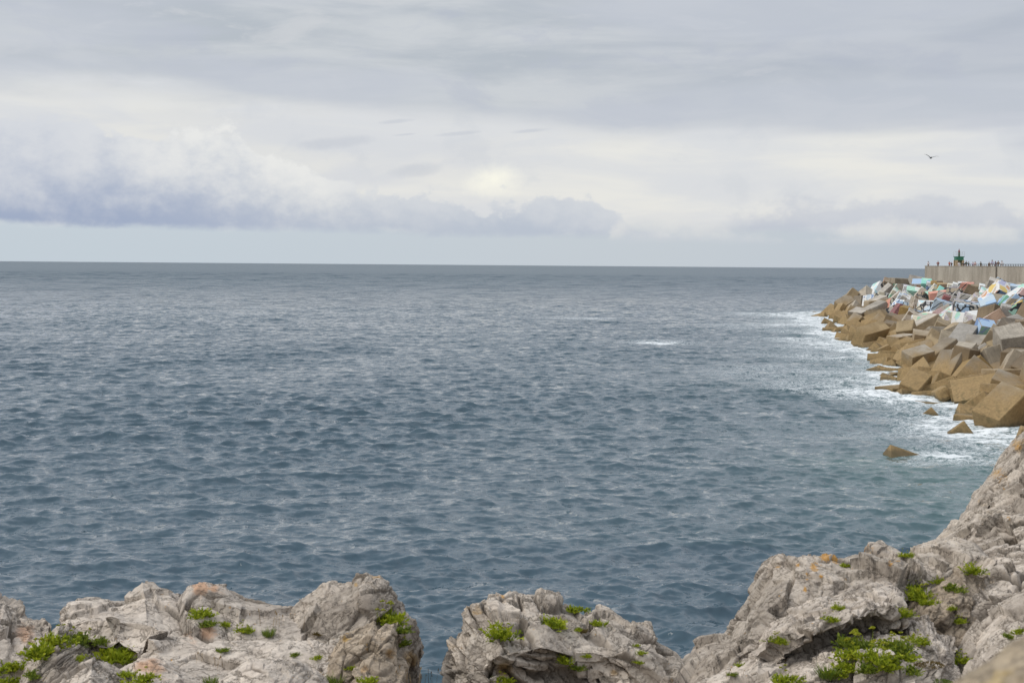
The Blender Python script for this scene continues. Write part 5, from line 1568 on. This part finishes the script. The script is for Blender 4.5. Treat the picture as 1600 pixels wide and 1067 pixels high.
def umbel(seed):
    random.seed(seed)
    it = []
    for k in range(26):
        d_ = Vector((random.gauss(0, .6), random.gauss(0, .6), 1)).normalized()
        it.append((d_ * .07, Vector((random.gauss(0, 1), random.gauss(0, 1), .5)), .07, .028, random.random()))
    for k in range(3):
        it.append(((0, 0, -.5), (random.gauss(0, .04), random.gauss(0, .04), 1), .56, .010, .0))
    return blades_mesh('flower_head', it)


SAM = [samphire(s) for s in (1, 2, 3, 4, 5)]
TALL = [samphire(s, 90, 1.25) for s in (6, 7)]
GRASS = [grass_tuft(s) for s in (1, 2)]
CUSH = [mat_cushion(1)]
UMB = [umbel(s) for s in (1, 2)]


def tinted(me, mi, cache={}):
    k = (me.name, mi)
    if k not in cache:
        c0 = me.copy()
        c0.materials.clear()
        c0.materials.append(LEAF[mi])
        cache[k] = c0
    return cache[k]


for u in UMB:
    u.materials.append(FLOWER)
_apx = np.concatenate([q[1] for q in ROCK_PTS]); _apy = np.concatenate([q[2] for q in ROCK_PTS])
_adp = np.concatenate([q[3] for q in ROCK_PTS]); _aP = np.concatenate([q[0] for q in ROCK_PTS])
_ok = (_apx > -30) & (_apx < 1640) & (_apy > 820) & (_apy < 1120) & (_adp > 5)
_apx, _apy, _adp, _aP = _apx[_ok], _apy[_ok], _adp[_ok], _aP[_ok]


def on_rock(px, py):
    """the rock surface point that a sight line meets first"""
    d2 = (_apx - px) ** 2 + (_apy - py) ** 2
    k = np.where(d2 < 9)[0]
    if not len(k): k = np.argsort(d2)[:5]
    return _aP[k[_adp[k].argmin()]]


PL = 'green plants growing in the rock cracks'
# px, py, radius px, kind (s samphire, t tall, g grass, m cushion), tint, flowers, label
PLANTS = [
    (72, 1016, 22, 's', 0, 1, 'bright green samphire clump on the striated wedge near the left edge'),
    (100, 1001, 17, 's', 0, 1, 'bright green samphire running up to the tip of the striated wedge'),
    (176, 1022, 27, 's', 0, 0, 'broad bright green clump below the grey step of the flat top slab'),
    (128, 1000, 17, 's', 1, 1, 'reddish green clump at the corner of the flat top slab'),
    (154, 1000, 11, 's', 1, 0, 'small dark clump in the angle of the grey step'),
    (20, 1046, 15, 's', 0, 0, 'green clump growing near the left edge, upper of the two'),
    (10, 1066, 18, 's', 0, 1, 'green clump in the bottom corner by the left edge'),
    (128, 1027, 8, 's', 0, 0, 'small tuft in the crack right of the striated wedge'),
    (58, 1057, 11, 's', 1, 0, 'low green tuft at the foot of the striated wedge'),
    (318, 957, 14, 's', 0, 0, 'round bright green clump under the rust-orange knob'),
    (328, 973, 10, 's', 1, 0, 'olive clump on the rusty patch just below the round bright one'),
    (196, 1052, 10, 's', 0, 0, 'narrow green tuft at the edge of the pinkish slab'),
    (222, 1062, 16, 's', 0, 1, 'yellow-flowered clump on the pinkish slab'),
    (356, 975, 8, 's', 0, 0, 'small round green clump in the middle of the long outcrop'),
    (384, 983, 10, 's', 0, 2, 'small clump with a yellow flower head on the long outcrop'),
    (420, 988, 11, 'g', 2, 0, 'thin dark grass in a crack of the long outcrop'),
    (348, 1014, 7, 's', 1, 0, 'flat green tuft in the long crack of the outcrop'),
    (497, 989, 5, 's', 3, 0, 'tiny orange-tinted tuft below the grey cracked boulder'),
    (462, 1021, 6, 's', 1, 0, 'tiny green tuft low on the long outcrop'),
    (495, 1025, 6, 's', 0, 0, 'tiny tuft beside the ochre-brown boulder'),
    (605, 966, 20, 's', 0, 2, 'large flowering clump on the shoulder of the grey cracked boulder'),
    (628, 985, 13, 's', 1, 2, 'trailing green clump over the edge of the gap'),
    (632, 1004, 10, 's', 1, 2, 'lowest trailing clump on the cliff side of the gap'),
    (528, 1064, 17, 'g', 2, 0, 'tall grass tuft at the foot of the ochre-brown boulder'),
    (548, 1042, 6, 's', 0, 0, 'small tuft in the hollow of the ochre-brown boulder'),
    (577, 1063, 11, 's', 0, 0, 'green clump in front of the low knobbly boulder'),
    (333, 1064, 12, 'g', 2, 0, 'grass tuft at the bottom edge by the rounded grey rock'),
    (782, 997, 18, 't', 0, 1, 'hanging bright green clump on the dark face of the layered boulder'),
    (871, 973, 17, 's', 0, 0, 'bright green clump in the cleft at the top of the layered boulder'),
    (902, 947, 11, 's', 0, 0, 'green clump on the skyline of the layered boulder'),
    (935, 973, 9, 's', 0, 0, 'green clump below the small second peak of the layered boulder'),
    (905, 983, 5, 's', 0, 0, 'tiny green tuft beside a dead brown one on the layered boulder'),
    (912, 985, 6, 's', 3, 0, 'dead brown tuft in the middle of the layered boulder'),
    (888, 1034, 11, 't', 0, 0, 'tall narrow clump low on the layered boulder'),
    (918, 1025, 6, 's', 0, 0, 'small round clump right of the tall narrow one on the layered boulder'),
    (902, 1047, 9, 's', 1, 0, 'dull green clump above the dark hollow of the layered boulder'),
    (784, 1064, 12, 's', 0, 1, 'green clump at the bottom edge of the layered boulder'),
    (1004, 1018, 6, 's', 0, 0, 'small clump on the sloping shoulder of the layered boulder'),
    (993, 1007, 4, 's', 0, 0, 'tiny tuft just above another on the sloping shoulder of the layered boulder'),
    (996, 1037, 6, 's', 0, 0, 'small clump near the lower end of the layered boulder'),
    (1213, 1004, 11, 's', 0, 2, 'flowering clump in the cleft left of the dark overhang'),
    (1304, 948, 9, 's', 0, 1, 'clump on top of the rugged boulder, upper of the pair'),
    (1294, 966, 9, 's', 0, 1, 'clump on top of the rugged boulder, lower of the pair'),
    (1155, 1037, 6, 's', 0, 1, 'small yellow-green tuft at the foot of the smooth-sided outcrop'),
    (1141, 1052, 6, 's', 1, 0, 'thin dull tuft in the crack under the smooth-sided outcrop'),
    (1181, 1064, 10, 'm', 2, 0, 'mossy flat cushion on the low pale ledge'),
    (1226, 1060, 16, 's', 0, 1, 'round leafy clump on the low pale ledge at the bottom edge'),
    (1290, 1053, 18, 'g', 2, 0, 'soft grass tuft beside the thick green clumps'),
    (1324, 882, 6, 's', 0, 0, 'small green tuft behind the lichen crust on the crest'),
    (1411, 870, 8, 's', 0, 1, 'small yellowish clump on the crest of the smooth-sided outcrop'),
    (1440, 934, 17, 't', 0, 1, 'tall bright green clump above the white-grey knob'),
    (1464, 908, 8, 's', 0, 2, 'yellow-flowered tuft above the tall bright clump'),
    (1520, 894, 12, 't', 0, 1, 'upright clump in the crack beside the slanting slab'),
    (1487, 921, 12, 's', 1, 0, 'dull grey-green clump in the dark hollow'),
    (1413, 960, 10, 't', 0, 1, 'thin clump beside the right end of the dark overhang'),
    (1343, 1010, 24, 's', 1, 2, 'large grey-green clump under the dark overhang'),
    (1326, 1027, 19, 's', 0, 2, 'large flowering clump in front of the grey-green one'),
    (1370, 1027, 22, 's', 0, 2, 'widest clump in the middle of the green patch on the ledge'),
    (1406, 1013, 20, 's', 1, 2, 'tall leafy clump at the knob end of the green patch'),
    (1420, 1026, 13, 's', 0, 0, 'low green clump at the end of the green patch'),
    (1433, 999, 12, 's', 0, 1, 'small clump climbing the white-grey knob'),
    (1447, 1033, 15, 'm', 3, 0, 'flat brown cushion on the ledge under the white-grey knob'),
    (1425, 1047, 12, 's', 1, 0, 'dark green clump in front of the brown cushion'),
    (1504, 1032, 13, 's', 0, 2, 'bright clump between the white-grey knob and the blurred stone'),
    (1466, 1060, 13, 'm', 2, 0, 'green cushion at the bottom edge beside the blurred stone'),
    (1500, 968, 8, 's', 0, 2, 'small yellow-flowered tuft in the dark hollow'),
    (1486, 949, 6, 's', 0, 2, 'tiny flowering tuft at the top of the dark hollow'),
    (1574, 993, 7, 's', 1, 0, 'dark green tuft on the slanting slab behind the blurred stone, lower of two'),
    (1590, 986, 8, 's', 0, 0, 'green tuft on the slanting slab behind the blurred stone, upper of two'),
    (1390, 1040, 15, 's', 0, 1, 'round leafy clump at the front edge of the green patch'),
    (1352, 1042, 16, 's', 1, 1, 'dull green clump at the front edge of the green patch'),
    (1318, 1042, 17, 's', 0, 2, 'yellow-topped clump at the lower left corner of the green patch'),
    (1384, 1010, 15, 's', 0, 2, 'flowering clump in the back row of the green patch'),
    (1452, 940, 11, 's', 0, 1, 'bright clump hanging beside the tall bright green one'),
    (1428, 916, 9, 's', 1, 1, 'small dull clump just left of the tall bright green one'),
    (1304, 1050, 12, 's', 0, 1, 'yellow-green clump next to the soft grass tuft'),
]
rp = random.Random(3)
for i, (px, py, rad, kd, ti, fl, lab) in enumerate(PLANTS):
    p = on_rock(px, py)
    s = rad * p[1] / F_PX * (1.95 if kd in 'st' else 1.55)
    src = rp.choice({'s': SAM, 't': TALL, 'g': GRASS, 'm': CUSH}[kd])
    nm = {'s': 'samphire_plant', 't': 'samphire_plant', 'g': 'grass_tuft', 'm': 'cushion_plant'}[kd]
    root = tag(empty(nm, tuple(p + np.array([0, -.25 * s, -.12 * s])), rp.uniform(0, 6.28)), lab, {'s': 'plant', 't': 'plant', 'g': 'grass tuft', 'm': 'cushion plant'}[kd], PL)
    root.scale = (s, s, s)
    link(bpy.data.objects.new('foliage', tinted(src, ti)), root)
    for k in range((0, 3, 6)[fl]):
        a, r_ = rp.uniform(0, 6.28), rp.uniform(.1, .65)
        f = link(bpy.data.objects.new('flower_head', rp.choice(UMB)), root)
        f.location = (math.cos(a) * r_, math.sin(a) * r_, rp.uniform(.55, .9))
        f.scale = (1.1,) * 3

STALKS = [(415, 975, 30, 9, 'row of thin dry stalks in front of the gap in the long outcrop'), (298, 1030, 24, 4, 'few dry stalks standing in the crack of the long outcrop'), (345, 1040, 22, 3, 'pair of dry stalks at the bottom of the long outcrop'),
          (634, 1062, 28, 9, 'dense brown dry stalks on the cliff side of the gap'), (652, 1068, 26, 6, 'loose pale dry stalks hanging out over the gap'),
          (1045, 1070, 16, 4, 'dry ochre stalks where the layered boulder meets the smooth outcrop'), (1311, 1015, 16, 3, 'dry ochre stalks under the dark overhang'), (1150, 1052, 15, 3, 'short dry stalks at the foot of the smooth-sided outcrop')]
for (px, py, hgt, n, lab) in STALKS:
    p = on_rock(px, py)
    L = hgt * p[1] / F_PX
    it = []
    for k in range(n):
        x = rp.gauss(0, .10 if n > 4 else .05) * 1.3
        ln = L * rp.uniform(.7, 1.25)
        d_ = Vector((rp.gauss(0, .10), rp.gauss(0, .10), 1))
        it.append(((x, rp.gauss(0, .03), -.03), d_, ln, .0022, rp.random()))
        it.append((Vector((x, 0, -.03)) + d_.normalized() * ln * .82, d_, ln * .22, .0050, rp.random()))
    me = blades_mesh('dry_stalks', it)
    me.materials.append(STALK)
    o = link(bpy.data.objects.new('dry_stalks', me))
    o.location = tuple(p)
    tag(o, lab, 'dry grass', 'dry stalks on the rocks')
